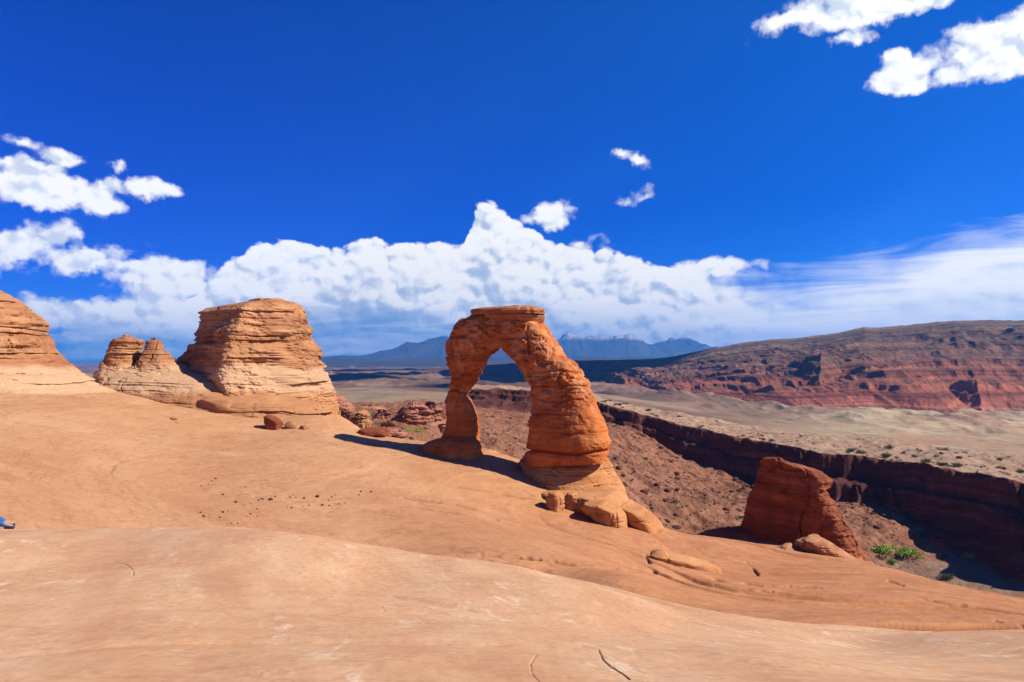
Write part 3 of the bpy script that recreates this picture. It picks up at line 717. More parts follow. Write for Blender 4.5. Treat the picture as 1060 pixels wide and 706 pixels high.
def mesa_mesh():
    b = np.concatenate([np.linspace(-1.05, -.42, 60)[:-1], np.linspace(-.42, .72, 1250)[:-1], np.linspace(.72, 1.1, 50)])
    t = np.concatenate([np.linspace(-.12, 1.05, 520)[:-1], np.linspace(1.05, 2.2, 40)])
    Bm, T = np.meshgrid(b, t)
    md = np.interp(Bm, mlb, mld); Y = md + T * MD; X = Bm * Y
    along = np.interp(b, b, np.concatenate([[0], np.cumsum(np.hypot(np.diff(np.interp(b, mlb, mld)), np.diff(b * np.interp(b, mlb, mld))))]))[None, :] + 0 * T
    al2 = along + 520 * T
    n1 = fbm(al2 / 400, T * .35 + 2, oct=2, seed=2, ridged=True)
    n2 = fbm(al2 / 130, T * .8, oct=4, seed=5, ridged=True, gain=.55)
    n3 = fbm(along / 45, T * 5, oct=4, seed=9, gain=.6)
    amp = 1 - .6 * sstep(T, .2, 1.0)
    tt = T + amp * (.22 * n1 + .04 * n2) + .012 * n3
    skd = md + MD; zt = 1.7 + skd * (372 - np.interp(Bm, skb, skp)) / F
    zt = zt + (3.5 * fbm(along / 90, 0 * T + 7, oct=4, seed=8) )
    zf = val_tps(X, Y)[:, :]; j0 = int(np.argmin(abs(t - 0))); zf0 = zf[j0:j0 + 1, :] - 10
    prof = np.interp(tt, [-.3, -.02, .06, .16, .20, .215, .27, .288, .34, .356, .42, .438, .50, .518, .60, .618, .72, .738, .86, .87, 1.0, 1.3, 2.2],
                     [-.06, -.01, .08, .22, .265, .315, .355, .41, .445, .495, .53, .575, .61, .655, .69, .735, .78, .82, .875, .90, 1.0, 1.0, .75])
    H = zt - zf0
    z = zf0 + prof * H
    # pyramid spur and smaller spurs standing out from the slope
    def spur(px, d, top_py, slope):
        P0 = W(px, top_py, d); dx = X - P0[0] + 10 * fbm(X / 70, Y / 70, oct=4, seed=20); dy = Y - P0[1] + 10 * fbm(X / 70, Y / 70, oct=4, seed=25)
        r = np.maximum(np.maximum(.50 * dx - .87 * dy, -1.0 * dx - .12 * dy), np.maximum(.80 * dx + .55 * dy, .35 * dy))
        r = r + 5 * fbm(X / 22, Y / 22, oct=3, seed=27, ridged=True)
        zz = P0[2] - np.maximum(r - 5, 0) * slope
        q = (zz - zf0) / H
        return zf0 + np.interp(q, np.linspace(0, 1, 26), np.linspace(0, 1, 26) + .017 * np.sin(np.arange(26) * 2.4)) * H
    z = np.maximum(z, spur(853, 1930, 361, 1.0))
    z = np.maximum(z, spur(1010, 1770, 389, .85)); z = np.maximum(z, spur(925, 1800, 392, .85)); z = np.maximum(z, spur(780, 1960, 389, .85))
    gl = fbm(X / 150 + .5 * fbm(X / 200, Y / 200, oct=2, seed=41), Y / 260, oct=5, seed=36, ridged=True, gain=.55)
    z = z - 20 * np.maximum(gl, -.2) * sstep(T, 0, .1) * sstep(T, .95, .6) + 2.0 * fbm(X / 25, Y / 25, oct=3, seed=33)
    s = (z - zf0) / H
    o = grid_obj('mesa', X, Y, z, M['mesa'], attrs=dict(strata=s))
    tag(o, 'long red and brown stratified mesa with stepped cliffs and a pyramid spur', kind='structure')
mesa_mesh()

def mountains():
    def rng_(name, prof, d, depth, label, seed, snow):
        pb = np.array([(p[0] - 530) / F for p in prof]); pp = np.array([p[1] for p in prof], float)
        b = np.linspace(pb[0], pb[-1], 620); t = np.linspace(-1, 1, 170); Bm, T = np.meshgrid(b, t)
        Y = d + T * depth; X = Bm * Y
        top = (376 - np.interp(Bm, pb, pp)) / F * d; top = top * (1 + .20 * fbm(X / 900, Y / 1400, oct=5, seed=seed + 4, ridged=True, gain=.55))
        sh = np.clip(1 - np.abs(T) ** 1.15, 0, 1)
        rdg = fbm(X / 1500, Y / 2600, oct=5, seed=seed, ridged=True, gain=.52)
        z = -100 + sh * (top + 95) + (sh * (1 - sh) * 500 + sh * 110) * (rdg) * np.clip(top / 400, .1, 1) + 25 * fbm(X / 300, Y / 300, oct=4, seed=seed + 2) * sh
        z = np.where(np.abs(T) > .985, -180, z)
        h = (z + 100) / snow
        o = grid_obj(name, X, Y, z, M['mount'], attrs=dict(height=h)); tag(o, label, kind='structure')
    rng_('mountains', [(560, 376), (572, 362), (588, 351.5), (600, 353), (612, 353.5), (630, 355), (640, 353), (652, 350), (662, 354), (672, 360), (680, 359), (694, 354), (706, 355), (718, 357.5), (732, 359), (745, 363), (765, 372), (790, 376)],
         24000, 2600, 'distant blue mountain range with patches of snow on its peaks', 3, 640)
    rng_('mountain', [(250, 376), (330, 374), (380, 370), (415, 364), (435, 358), (455, 354), (475, 352), (500, 353.5), (518, 356), (532, 360), (548, 368), (570, 374), (590, 376)],
         21000, 2600, 'broad dark blue mountain rising behind the arch', 8, 660)
    rng_('foothills', [(200, 376), (330, 376), (400, 375.5), (450, 375), (500, 375), (560, 374.5), (620, 374), (680, 374), (740, 373), (800, 374), (900, 376)],
         13000, 2500, 'low dark blue foothills in front of the mountains', 5, 3000)
mountains()

# ------------------------------------------------------------------ rocks
def fit_loft(levels, d0, b, phi, n=2.8, rows=260, cols=420, cap=.35, base_sink=3.0, amp_layer=.35, amp_noise=.45, table=LT, seed=1, dip=0.0, recess=None,
             shape=None, grooves=1.0, ntop=26, capflat=.5, zoff=0.0):
    """closed rock whose outline follows levels [(py, px_left, px_right)], top first. Plan: superellipse turned by phi."""
    L = np.array(levels, float)
    zl = np.array([W(530, p[0], d0)[2] for p in L])
    zz = np.linspace(zl[0], zl[-1], rows)
    order = np.argsort(zl)
    xl = np.interp(zz, zl[order], L[order, 1]); xr = np.interp(zz, zl[order], L[order, 2])
    bz = np.interp(zz, zl[order], (np.array(b)[order] if np.ndim(b) else np.full(len(L), b)))
    th = np.linspace(0, 2 * np.pi, cols, endpoint=False)
    c = np.cos(th); s = np.sin(th)
    ex = np.sign(c) * np.abs(c) ** (2 / n); ey = np.sign(s) * np.abs(s) ** (2 / n)
    if shape is not None: k = shape(th); ex = ex * k; ey = ey * k
    cp, sp = math.cos(phi), math.sin(phi)
    cx = (xl + xr) / 2 - 530; cx = cx / F * d0; a = (xr - xl) / 2 / F * d0
    for _ in range(8):
        PX = cx[:, None] + a[:, None] * ex * cp + bz[:, None] * ey * -sp
        PY = d0 + a[:, None] * ex * sp + bz[:, None] * ey * cp
        q = 530 + F * PX / PY; ql = q.min(1); qr = q.max(1)
        a *= np.clip((xr - xl) / np.maximum(qr - ql, 1e-3), .5, 2) ** .8; cx += ((xl + xr) / 2 - (ql + qr) / 2) / F * d0
        a = np.maximum(a, .12)
    PX = cx[:, None] + a[:, None] * ex * cp + bz[:, None] * ey * -sp
    PY = d0 + a[:, None] * ex * sp + bz[:, None] * ey * cp
    PZ = np.repeat(zz[:, None], cols, 1)
    # outward directions
    CX = cx[:, None]; CY = d0
    ox = PX - CX; oy = PY - CY; ol = np.hypot(ox, oy) + 1e-6; ox = ox / ol; oy = oy / ol
    zw = PZ + zoff + dip * PX + .5 * fbm(PX * .13, PY * .13, PZ * .1, oct=4, seed=seed)
    lay = np.interp(zw, table[0], table[1])
    hl = np.clip(.6 + 1.5 * fbm(PX * .22, PY * .22, PZ * .5, oct=3, seed=seed + 5), .05, 1.5)
    disp = amp_layer * lay * hl + amp_noise * fbm(PX * .28, PY * .28, PZ * .4, oct=5, seed=seed + 7, gain=.52)
    cr = fbm(PX * .5, PY * .5, PZ * .12, oct=3, seed=seed + 9)
    disp += .17 * amp_noise / .45 * fbm(PX * 1.1, PY * 1.1, PZ * 1.8, oct=4, seed=seed + 15, gain=.6) - .16 * sstep(fbm(PX * .55, PY * .55, PZ * 2.2, oct=4, seed=seed + 17), .22, .5)
    jt = vnoise(PX * .42, PY * .42, PZ * .05, seed + 21) + .35 * vnoise(PX * 1.3, PY * 1.3, PZ * .3, seed + 22)
    disp -= .34 * amp_noise / .45 * np.exp(-(jt / .045) ** 2) * sstep(vnoise(PX * .2, PY * .2, PZ * .35, seed + 23), -.1, .35)
    if recess: disp -= recess[0] * sstep(-ox, .35, .75) * sstep(PZ, recess[1], recess[1] + 2.5) * sstep(PZ, recess[2], recess[2] - 3.5)
    PX = PX + ox * disp; PY = PY + oy * disp
    # top cap
    k = np.linspace(0, 1, ntop)[1:]
    rad = 1 - k ** 1.3
    hgt = cap * np.sin(k * np.pi / 2) ** capflat
    mx = PX[0].mean(); my = PY[0].mean()
    TX = mx + (PX[0] - mx)[None] * rad[:, None]; TY = my + (PY[0] - my)[None] * rad[:, None]
    TZ = zz[0] + hgt[:, None] + .22 * fbm(TX * .5, TY * .5, oct=4, seed=seed + 13) * np.minimum(k * 3, 1)[:, None]
    # sink base
    BX = PX[-1:] ; BY = PY[-1:]; BZ = PZ[-1:] - base_sink
    Xa = np.concatenate([TX[::-1], PX, BX]); Ya = np.concatenate([TY[::-1], PY, BY]); Za = np.concatenate([TZ[::-1], PZ, BZ])
    return Xa, Ya, Za

def rock(name, mat, parent=None, label=None, cat=None, group=None, kind=None, **kw):
    Xa, Ya, Za = fit_loft(**kw)
    org = (float(Xa[-1].mean()), float(Ya[-1].mean()), float(Za[-2].mean()))
    o = mesh_obj(name, np.stack([Xa, Ya, Za], -1), grid_faces(*Xa.shape, wrap=True), mat, parent=parent, origin=org)
    if label: tag(o, label, cat, group, kind)
    return o

# big butte
def butte_shape(th): return 1 + .05 * np.cos(3 * th + .8) + .03 * np.cos(5 * th)
big = rock('sandstone_butte', M['butte'], label='large blocky layered sandstone butte with a shaded left face', cat='rock butte',
     levels=[(311.5, 256, 292), (314, 238, 303), (318, 216, 310), (323, 205, 314), (331, 202, 319.5), (345, 196, 323), (358, 188, 327), (372, 185, 332), (382, 184, 335.5), (396, 183, 343), (412, 184, 348), (426, 186, 353)],
     d0=116, b=[3.6, 5.2, 6.6, 7.6, 7.9, 8.2, 8.5, 8.8, 9.0, 9.4, 9.8, 10.2], phi=R(47), n=4.8, recess=(1.3, 1.0, 9.5), amp_layer=.42, amp_noise=.8, seed=4, cap=.35, dip=-.012, shape=butte_shape, cols=620, rows=380)
# its smooth apron, continuing left under the two small peaks
knolls = empty('rock_knolls', tuple(W(170, 415, 106)))
tag(knolls, 'low double peaked sandstone knoll between the two large buttes', 'rock knoll')
rock('ledge', M['butte'], parent=knolls, levels=[(382, 130, 178), (386, 108, 205), (390, 100, 222), (395, 97, 240), (402, 93, 262), (410, 90, 300), (418, 86, 335), (427, 80, 349)], d0=110, b=[1.2, 3, 4.5, 5.6, 6.6, 7.4, 8.2, 9], phi=R(-3),
     n=2.3, amp_layer=.34, amp_noise=.4, seed=14, cap=.5, dip=.035, cols=620)
rock('peak', M['butte'], parent=knolls, levels=[(347.5, 126, 138), (350, 119, 145), (354, 117, 148.5), (358, 115, 147), (364, 110, 147), (372, 104, 148), (380, 101, 152), (392, 98, 160)], d0=112, b=[1, 1.6, 2, 2.0, 2.4, 2.8, 3.2, 3.8], phi=R(-10),
     n=2.8, amp_layer=.45, amp_noise=.6, seed=24, cap=.2)
rock('peak', M['butte'], parent=knolls, levels=[(350.5, 158, 161.5), (354, 154, 165.5), (358, 152, 167.5), (361, 150, 169), (367, 146, 177), (374, 141, 186), (384, 136, 206)], d0=111.5, b=[.4, .8, 1.1, 1.2, 2, 2.8, 3.6], phi=R(-4),
     n=2.6, amp_layer=.38, amp_noise=.42, seed=34, cap=.2)
# left butte
rock('sandstone_butte', M['butte'], label='stepped layered sandstone butte cut by the left edge', cat='rock butte',
     levels=[(300.5, -40, 2), (303.5, -55, 11), (309, -60, 21), (319, -64, 32), (328, -66, 43), (334, -67, 46), (337, -68, 44), (351, -72, 52), (357, -73, 55), (360, -74, 55.5), (375, -80, 70), (389, -84, 88), (396, -86, 98), (403, -90, 116), (412, -94, 140), (416, -96, 150)],
     d0=100, b=[3, 4, 5, 6, 7, 7.2, 7.2, 8, 8.2, 8.3, 9, 9.6, 10, 10.6, 11.4, 11.8], phi=R(-6), n=2.8, amp_layer=.48, amp_noise=.55, seed=44, cap=.4, cols=560, rows=380)

# ------------------------------------------------------------------ the arch
def arch():
    root = empty('rock_arch', tuple(W(540, 474, 90)))
    M['ped'] = M['orange']
    tag(root, 'freestanding red sandstone arch with a flat cap on the slickrock rim', 'rock arch')
    psi = R(30); C = W(530, 470, 90); T = np.array((math.cos(psi), -math.sin(psi))); N = np.array((-math.sin(psi), -math.cos(psi)))
    def onplane(px, py):
        r = ray(px, py); k = (N @ (C[:2])) / (N @ r[:2]); p = np.array(CAM) + r * k
        return np.array(((p[:2] - C[:2]) @ T, p[2]))
    prs = [((448, 480), (499, 481), 2.2), ((455, 467), (497, 468), 2.1), ((460, 450), (493.5, 452), 1.8), ((463, 438), (493.6, 443), 1.7), ((463.5, 425), (492.4, 430), 1.6), ((465, 413), (486.5, 416.5), 1.45), ((468.2, 403), (483, 408.5), 1.45),
           ((471.5, 391), (487, 399), 1.5), ((466.4, 373), (499, 382), 1.9), ((467, 356), (505, 369), 2.1), ((473, 343), (510.5, 363), 2.2), ((484, 329), (515.5, 360), 2.3), ((503, 323.5), (519, 358.2), 2.3), ((530, 323), (522, 359), 2.3),
           ((552, 328), (528, 365), 2.4), ((566, 343), (535, 373.5), 2.4), ((573.5, 354), (540.5, 380), 2.4), ((579.5, 367), (545.5, 387), 2.5), ((593, 376), (551, 398), 2.4), ((606, 396), (552, 409), 2.5), ((611, 410), (552.5, 420), 2.5),
           ((617.5, 426), (551.5, 431), 2.7), ((625.5, 444), (550, 446), 2.8), ((631, 460), (548, 461), 2.9), ((628, 472), (547, 474), 2.8), ((626, 479), (546, 481), 2.7)]
    A = np.array([[*onplane(*p[0]), *onplane(*p[1]), p[2]] for p in prs])
    # smooth resample by arc length of centre line (Catmull-Rom)
    cen = (A[:, :2] + A[:, 2:4]) / 2; sl = np.r_[0, np.cumsum(np.hypot(*np.diff(cen, axis=0).T))]
    m = 560; q = np.linspace(0, sl[-1], m)
    def cr(col):
        y = A[:, col]; dy = np.gradient(y, sl); i = np.clip(np.searchsorted(sl, q) - 1, 0, len(sl) - 2)
        h = sl[i + 1] - sl[i]; t = (q - sl[i]) / h
        return (2 * t**3 - 3 * t**2 + 1) * y[i] + (t**3 - 2 * t**2 + t) * h * dy[i] * .8 + (-2 * t**3 + 3 * t**2) * y[i + 1] + (t**3 - t**2) * h * dy[i + 1] * .8
    O = np.stack([cr(0), cr(1)], -1); I = np.stack([cr(2), cr(3)], -1); bz = cr(4)
    k = 300; th = np.linspace(0, 2 * np.pi, k, endpoint=False); n = 2.7
    e1 = np.sign(np.cos(th)) * np.abs(np.cos(th)) ** (2 / n); e2 = np.sign(np.sin(th)) * np.abs(np.sin(th)) ** (2 / n)
    # squarer section on the big right leg is kept by n; taper towards the crest edge
    Cn = (O + I) / 2; Hh = (O - I) / 2
    S = Cn[:, None, 0] + Hh[:, None, 0] * e1; Z = Cn[:, None, 1] + Hh[:, None, 1] * e1; Nn = bz[:, None] * e2
    Xw = C[0] + S * T[0] + Nn * N[0]; Yw = C[1] + S * T[1] + Nn * N[1]; Zw = Z
    # outward dir
    ln = np.hypot(Hh[:, 0], Hh[:, 1])[:, None]
    ds = Hh[:, None, 0] / ln * e1; dz = Hh[:, None, 1] / ln * e1; dn = e2 + 0 * ds
    L = np.sqrt(ds**2 + dz**2 + dn**2) + 1e-6; ds, dz, dn = ds / L, dz / L, dn / L
    zt = Zw + .05 * Xw + .3 * fbm(Xw * .2, Yw * .2, Zw * .2, oct=3, seed=2)
    lay = np.interp(zt * 1.15, LT[0], LT[1])
    hl = np.clip(.5 + .9 * fbm(Xw * .18, Yw * .18, Zw * .3, oct=2, seed=3), .08, 1.2)
    horiz = 1 - .75 * np.abs(dz)
    disp = .17 * lay * hl * horiz + .36 * fbm(Xw * .32, Yw * .32, Zw * .36, oct=6, seed=6, gain=.52)
    blk = fbm(Xw * .45, Yw * .45, Zw * .3, oct=3, seed=9)
    pit = fbm(Xw * .9, Yw * .9, Zw * 1.8, oct=5, seed=19, gain=.6); up = sstep(Zw, -4.5, -1.5); disp -= (.10 + .16 * up) * sstep(pit, .05, .4); disp += (.10 + .10 * up) * fbm(Xw * 1.3, Yw * 1.3, Zw * 2.2, oct=4, seed=29, gain=.6)
    # waist line on the left leg, groove under the right leg
    qx, qy = project(Xw, Yw, Zw)
    for line, hw, dep in (([(462, 402), (474, 405), (487, 409)], 1.5, .35), ([(540, 466), (570, 468), (600, 470), (630, 466)], 1.4, .55), ([(453, 456), (480, 457), (500, 459)], 1.2, .25),
                          ([(493, 335), (503, 345), (514, 355)], 1.6, .45), ([(546, 338), (545.5, 350), (548, 366)], 1.1, .35), ([(556, 352), (566, 366)], .8, .15), ([(549, 386), (580, 383), (600, 386)], 1.0, .3),
                          ([(549, 400), (580, 399), (606, 400)], .9, .25), ([(547, 414), (580, 415), (612, 413)], .8, .18), ([(545, 430), (565, 427), (590, 430)], .9, .2)):
        disp -= dep * np.exp(-(pl_dist(qx + .8 * blk, qy + 1.2 * blk, line) / hw) ** 2)
    S2x = ds * T[0] + dn * N[0]; S2y = ds * T[1] + dn * N[1]
    V = np.stack([Xw + S2x * disp, Yw + S2y * disp, Zw + dz * disp], -1)
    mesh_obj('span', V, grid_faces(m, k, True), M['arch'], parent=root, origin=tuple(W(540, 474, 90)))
    # cap slab : two thin ledges
    rock('capstone', M['cap'], parent=root, levels=[(318.5, 494, 556), (320, 488, 562), (322.5, 487.5, 563.5), (324.5, 489, 563)], d0=89.6, b=[1.8, 2.2, 2.4, 2.3], phi=R(-30), n=3.2, amp_layer=.10, amp_noise=.22, rows=60, cols=320, cap=.15, base_sink=.15, seed=3, ntop=14)
    rock('capstone', M['cap'], parent=root, levels=[(325, 500, 561), (327, 502, 564), (331, 510, 563.5), (335, 520, 562), (336.5, 530, 560)], d0=89.6, b=[2.2, 2.4, 2.3, 2.1, 2.0], phi=R(-30), n=3.0, amp_layer=.12, amp_noise=.22, rows=60, cols=320, cap=.1, base_sink=.15, seed=13, ntop=14)
    # pedestals
    rock('pedestal', M['ped'], parent=root, levels=[(473, 541, 629), (478, 537, 632), (487, 538, 636), (495, 545, 640), (503, 555, 643), (510, 561, 646), (516, 563, 648), (526, 564, 650)], d0=89.3, b=[3.6, 4.5, 5.3, 6.0, 6.5, 6.9, 7.2, 7.4], phi=R(-30),
         n=2.8, amp_layer=.12, amp_noise=.3, rows=160, cols=360, cap=.4, base_sink=5, seed=53, ntop=14)
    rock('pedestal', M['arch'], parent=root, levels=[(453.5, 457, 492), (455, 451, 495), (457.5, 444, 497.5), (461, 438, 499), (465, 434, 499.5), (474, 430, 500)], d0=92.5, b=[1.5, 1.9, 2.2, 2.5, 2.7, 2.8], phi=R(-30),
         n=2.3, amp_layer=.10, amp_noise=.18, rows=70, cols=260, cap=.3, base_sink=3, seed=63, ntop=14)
arch()

# ------------------------------------------------------------------ fin beyond the rim
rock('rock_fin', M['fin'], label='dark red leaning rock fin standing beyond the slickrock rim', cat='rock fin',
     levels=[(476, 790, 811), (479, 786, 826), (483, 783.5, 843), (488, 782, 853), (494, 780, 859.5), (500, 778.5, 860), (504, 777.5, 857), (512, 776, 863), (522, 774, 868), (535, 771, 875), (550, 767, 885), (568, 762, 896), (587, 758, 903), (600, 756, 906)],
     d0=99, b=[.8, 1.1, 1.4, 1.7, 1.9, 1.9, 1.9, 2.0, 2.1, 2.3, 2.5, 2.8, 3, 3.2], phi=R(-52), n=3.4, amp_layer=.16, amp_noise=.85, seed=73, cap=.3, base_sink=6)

# ------------------------------------------------------------------ boulders
def blob(seed, sub=4, planes=9, rough=.09):
    import bmesh
    bm = bmesh.new(); bmesh.ops.create_icosphere(bm, subdivisions=sub, radius=1.0)
    V = np.array([v.co[:] for v in bm.verts], np.float32); Fc = np.array([[v.index for v in f.verts] for f in bm.faces], np.int32); bm.free()
    r = np.random.default_rng(seed)
    k = np.ones(len(V))
    for _ in range(planes):
        nrm = r.normal(size=3); nrm /= np.linalg.norm(nrm); h = r.uniform(.62, .9)
        dt = V @ nrm; k = np.minimum(k, np.where(dt > h, h / np.maximum(dt, 1e-3), 1))
    k = k + rough * fbm(V[:, 0] * 1.8 + seed, V[:, 1] * 1.8, V[:, 2] * 1.8, oct=5, seed=seed % 50)
    return V * k[:, None], Fc

def boulder(name, px, py, d, wpx, hpx, mat, label, cat, group=None, seed=1, depth=.8, tilt=0.0, rz=0.0, sub=5, z=None, rough=.09, parent=None):
    """base centre at photo pixel (px,py), width/height in px at range d"""
    V, Fc = blob(seed, sub, rough=rough)
    w = wpx / F * d / 2 * 1.12; h = hpx / F * d / 2 * 1.12
    V = np.sign(V) * np.abs(V) ** .82
    V = V * np.array((w, w * depth, h))
    ct, st = math.cos(tilt), math.sin(tilt)
    x = V[:, 0] * ct + V[:, 2] * st; zz = -V[:, 0] * st + V[:, 2] * ct; V = np.stack([x, V[:, 1], zz], -1)
    P0 = W(px, py, d); V = V + P0 + np.array((0, 0, h * .62))
    return tag(mesh_obj(name, V, Fc, mat, origin=P0, parent=parent), label, cat, group)

def hit(px, py, fn, d0, d1, step=.5):
    """range at which the line of sight through the pixel meets the ground"""
    ds = np.arange(d0, d1, step); r = ray(px, py); P = np.array(CAM)[None] + r[None] * (ds / r[1])[:, None]
    z = fn(P[:, 0][None], P[:, 1][None])[0][0]; below = np.nonzero(P[:, 2] < z)[0]
    return float(ds[below[0]]) if len(below) else None
sl = lambda x, y: ground_z(x, y, False)
def gnd(px, py, fallback=95, lo=16, hi=125):
    return hit(px, py, sl, lo, hi) or fallback

bl = [(224, 424.5, 38, 14, 'large smooth oval boulder at the foot of the big butte', .7, .10), (188, 419, 18, 12, 'squat boulder left of the smooth oval one under the knoll', .8, .0),
      (247, 422.5, 13, 6, 'small flat boulder just right of the smooth oval one', .8, .0),
      (283, 443.5, 22, 14, 'dark brown tilted boulder, largest of three on the slickrock', .8, .35), (301, 443.5, 13, 8, 'brown boulder, middle one of three on the slickrock', .8, .2), (315, 444.5, 10, 5, 'smallest boulder, right end of the row of three', .8, .0),
      (388, 451.5, 32, 10, 'low dark dome shaped rock at the tip of the arch shadow', .8, .0),
      (180, 434, 7, 3, 'tiny flat stone on the slickrock below the knoll', .8, 0)]
for i, (px, py, w, h, lab, dp, tl) in enumerate(bl):
    d = gnd(px, py, 100)
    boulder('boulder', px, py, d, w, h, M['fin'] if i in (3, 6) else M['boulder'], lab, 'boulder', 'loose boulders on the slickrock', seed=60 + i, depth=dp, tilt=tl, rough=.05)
blk_ = [('left of two upright blocks set under the arch pedestal', [(511, 567, 582), (515, 565, 584), (522, 565, 584.5), (530, 567, 583)], 87, .9, -30, 3.4),
        ('right of two upright blocks set under the arch pedestal', [(511, 586, 597), (515, 585, 599), (522, 585, 599), (530, 587, 598)], 86.6, .8, -20, 3.4),
        ('squared orange block between the pedestal and the outermost rim block', [(521, 604, 630), (525, 600, 641), (532, 606, 648), (540, 616, 650), (546, 624, 650)], 86.6, 1.8, -24, 3.6),
        ('outermost wedge shaped orange block on the rim right of the arch', [(522, 642, 655), (526, 636, 667), (532, 640, 675), (540, 648, 682), (548, 660, 686), (553, 668, 687)], 86.8, 2.0, -30, 3.2),
        ('wide flat ledge block filling the corner under the pedestal', [(509, 560, 640), (513, 556, 646), (518, 560, 650), (526, 570, 652)], 89, 4.2, -26, 3.4),
        ('long thin slab lying on the slickrock right of the arch', [(574, 671, 690), (577, 668, 715), (582, 670, 735), (588, 676, 745)], 66, 1.2, -6, 2.6)]
for i, (lab, lv, d, b_, ph, nn) in enumerate(blk_):
    d = gnd((lv[-1][1] + lv[-1][2]) / 2, lv[-1][0] - 2, d) + b_ * .1
    rock('boulder', M['orange'], label=lab, cat='boulder', group='blocks below the arch', levels=lv, d0=d, b=b_, phi=R(ph), n=nn, rows=90, cols=200, cap=.22, base_sink=2.5, amp_layer=.03, amp_noise=.20, seed=200 + 5 * i, ntop=14)
rock('rock_slab', M['fin'], label='flat rock slab left of the fin, coloured dark for the fin shade', cat='rock slab', kind='thing', levels=[(549, 742, 785), (552, 728, 815), (558, 716, 850), (568, 706, 880), (580, 700, 892)], d0=103, b=[1.5, 2.6, 3.4, 4, 4.4], phi=R(-8),  # dark material puts the fin's shade into the slab colour
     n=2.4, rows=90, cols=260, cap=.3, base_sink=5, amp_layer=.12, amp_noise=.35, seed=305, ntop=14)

# pale humps at the foot of the fin
for i, (lab, lv, b_, ph) in enumerate([('pale rounded rock hump left at the foot of the fin', [(566, 806, 819), (568, 800, 828), (572, 798, 838), (579, 801, 846), (588, 806, 854)], 1.5, -30),
        ('larger pale rounded rock hump against the fin', [(557.5, 830, 848), (560, 822, 858), (565, 819, 868), (573, 826, 880), (582, 838, 890), (590, 846, 897)], 1.9, -36),
        ('small flat pale rock beside the humps by the fin', [(568, 784, 800), (571, 780, 805), (576, 778, 808), (582, 778, 810)], .9, -10)]):
    rock('boulder', M['boulder'], label=lab, cat='boulder', group='humps at the foot of the fin', levels=lv, d0=83.5, b=b_, phi=R(ph), n=2.5, rows=90, cols=220, cap=.25, base_sink=3, amp_layer=.08, amp_noise=.45, seed=320 + 5 * i, ntop=14)

# dark stones in the bowl, positions read from the photograph
st = [(167,87,6),(147,92,4),(130,112,3),(93,119,3),(325,127,3),(205,168,5),(273,208,7),(315,221,4),(350,212,3),(205,258,7),(190,283,5),(232,249,3),(88,259,4),(105,282,6),(102,242,2),(250,319,4),(283,319,4),(330,278,3),
      (350,265,5),(385,241,4),(383,282,3),(392,194,5),(411,188,6),(455,194,10),(479,181,4),(556,179,4),(574,166,3),(587,184,3),(630,184,6),(700,179,9),(656,221,4),(695,221,2),(725,222,6),(763,223,5),(760,200,4),(775,176,4),
      (793,165,3),(810,215,4),(845,213,4),(916,166,4),(928,154,6),(979,152,5),(565,234,5),(626,229,2),(543,229,2),(540,190,2),(420,215,2),(250,228,2),(300,300,2),(600,200,2)]
V, Fc = blob(5, 2, 5); stone_me = None
for i, (zx, zy, r) in enumerate(st):
    px = 190 + zx / 5.048; py = 480 + zy / 5.048
    d = gnd(px, py, 60); P0 = W(px, py, d); s = r / 5.048 / F * d * 1.25
    if stone_me is None:
        o = mesh_obj('stone', V, Fc, M['pebble']); stone_me = o.data
    else:
        o = bpy.data.objects.new('stone', stone_me); COL.objects.link(o)
    o.location = (P0[0], P0[1], gz(P0[0], P0[1]) + s * .3); o.scale = (s * 1.15, s, s * .75); o.rotation_euler = (0, 0, i * 1.3)
    tag(o, 'small dark stone scattered on the orange floor of the bowl', 'stone', 'dark stones in the slickrock bowl')

# outcrops beyond the rim left of the arch
oc = [(356, 431, 24, 20, 170, 'dark brown outcrop peeking out beside the big butte'), (372, 436, 26, 9, 165, 'pale low outcrop right of the dark one by the butte'), (428, 438, 44, 20, 175, 'broad reddish outcrop left of the arch leg'),
      (450, 436, 30, 18, 185, 'reddish outcrop directly behind the left arch leg'), (394, 438, 26, 12, 180, 'grey brown outcrop midway between butte and arch'), (403, 450, 30, 9, 125, 'low dark ledge rock below the outcrops left of the arch'),
      (384, 425, 30, 5, 300, 'far thin pale ledge rock between butte and arch')]
for i, (px, py, w, h, d, lab) in enumerate(oc):
    t = py - h; sk = (-.18, .15, .05, -.1, .1, 0, 0)[i] * w
    rock('rock_outcrop', M['redrock'] if i not in (1, 6) else M['butte'], label=lab, cat='rock outcrop', group='outcrops beyond the rim left of the arch',
         levels=[(t, px - w * .20 + sk, px + w * .14 + sk), (t + h * .15, px - w * .32 + sk, px + w * .26 + sk), (t + h * .4, px - w * .40 + sk * .5, px + w * .36 + sk * .5), (t + h * .7, px - w * .46, px + w * .46), (py, px - w * .52, px + w * .54), (py + h * .3, px - w * .56, px + w * .60)],
         d0=d, b=w / F * d * .36, phi=R(-20 + 17 * i), n=3.4, amp_layer=.55, amp_noise=1.5, rows=90, cols=240, cap=.6, base_sink=3, seed=140 + i * 7, ntop=14)

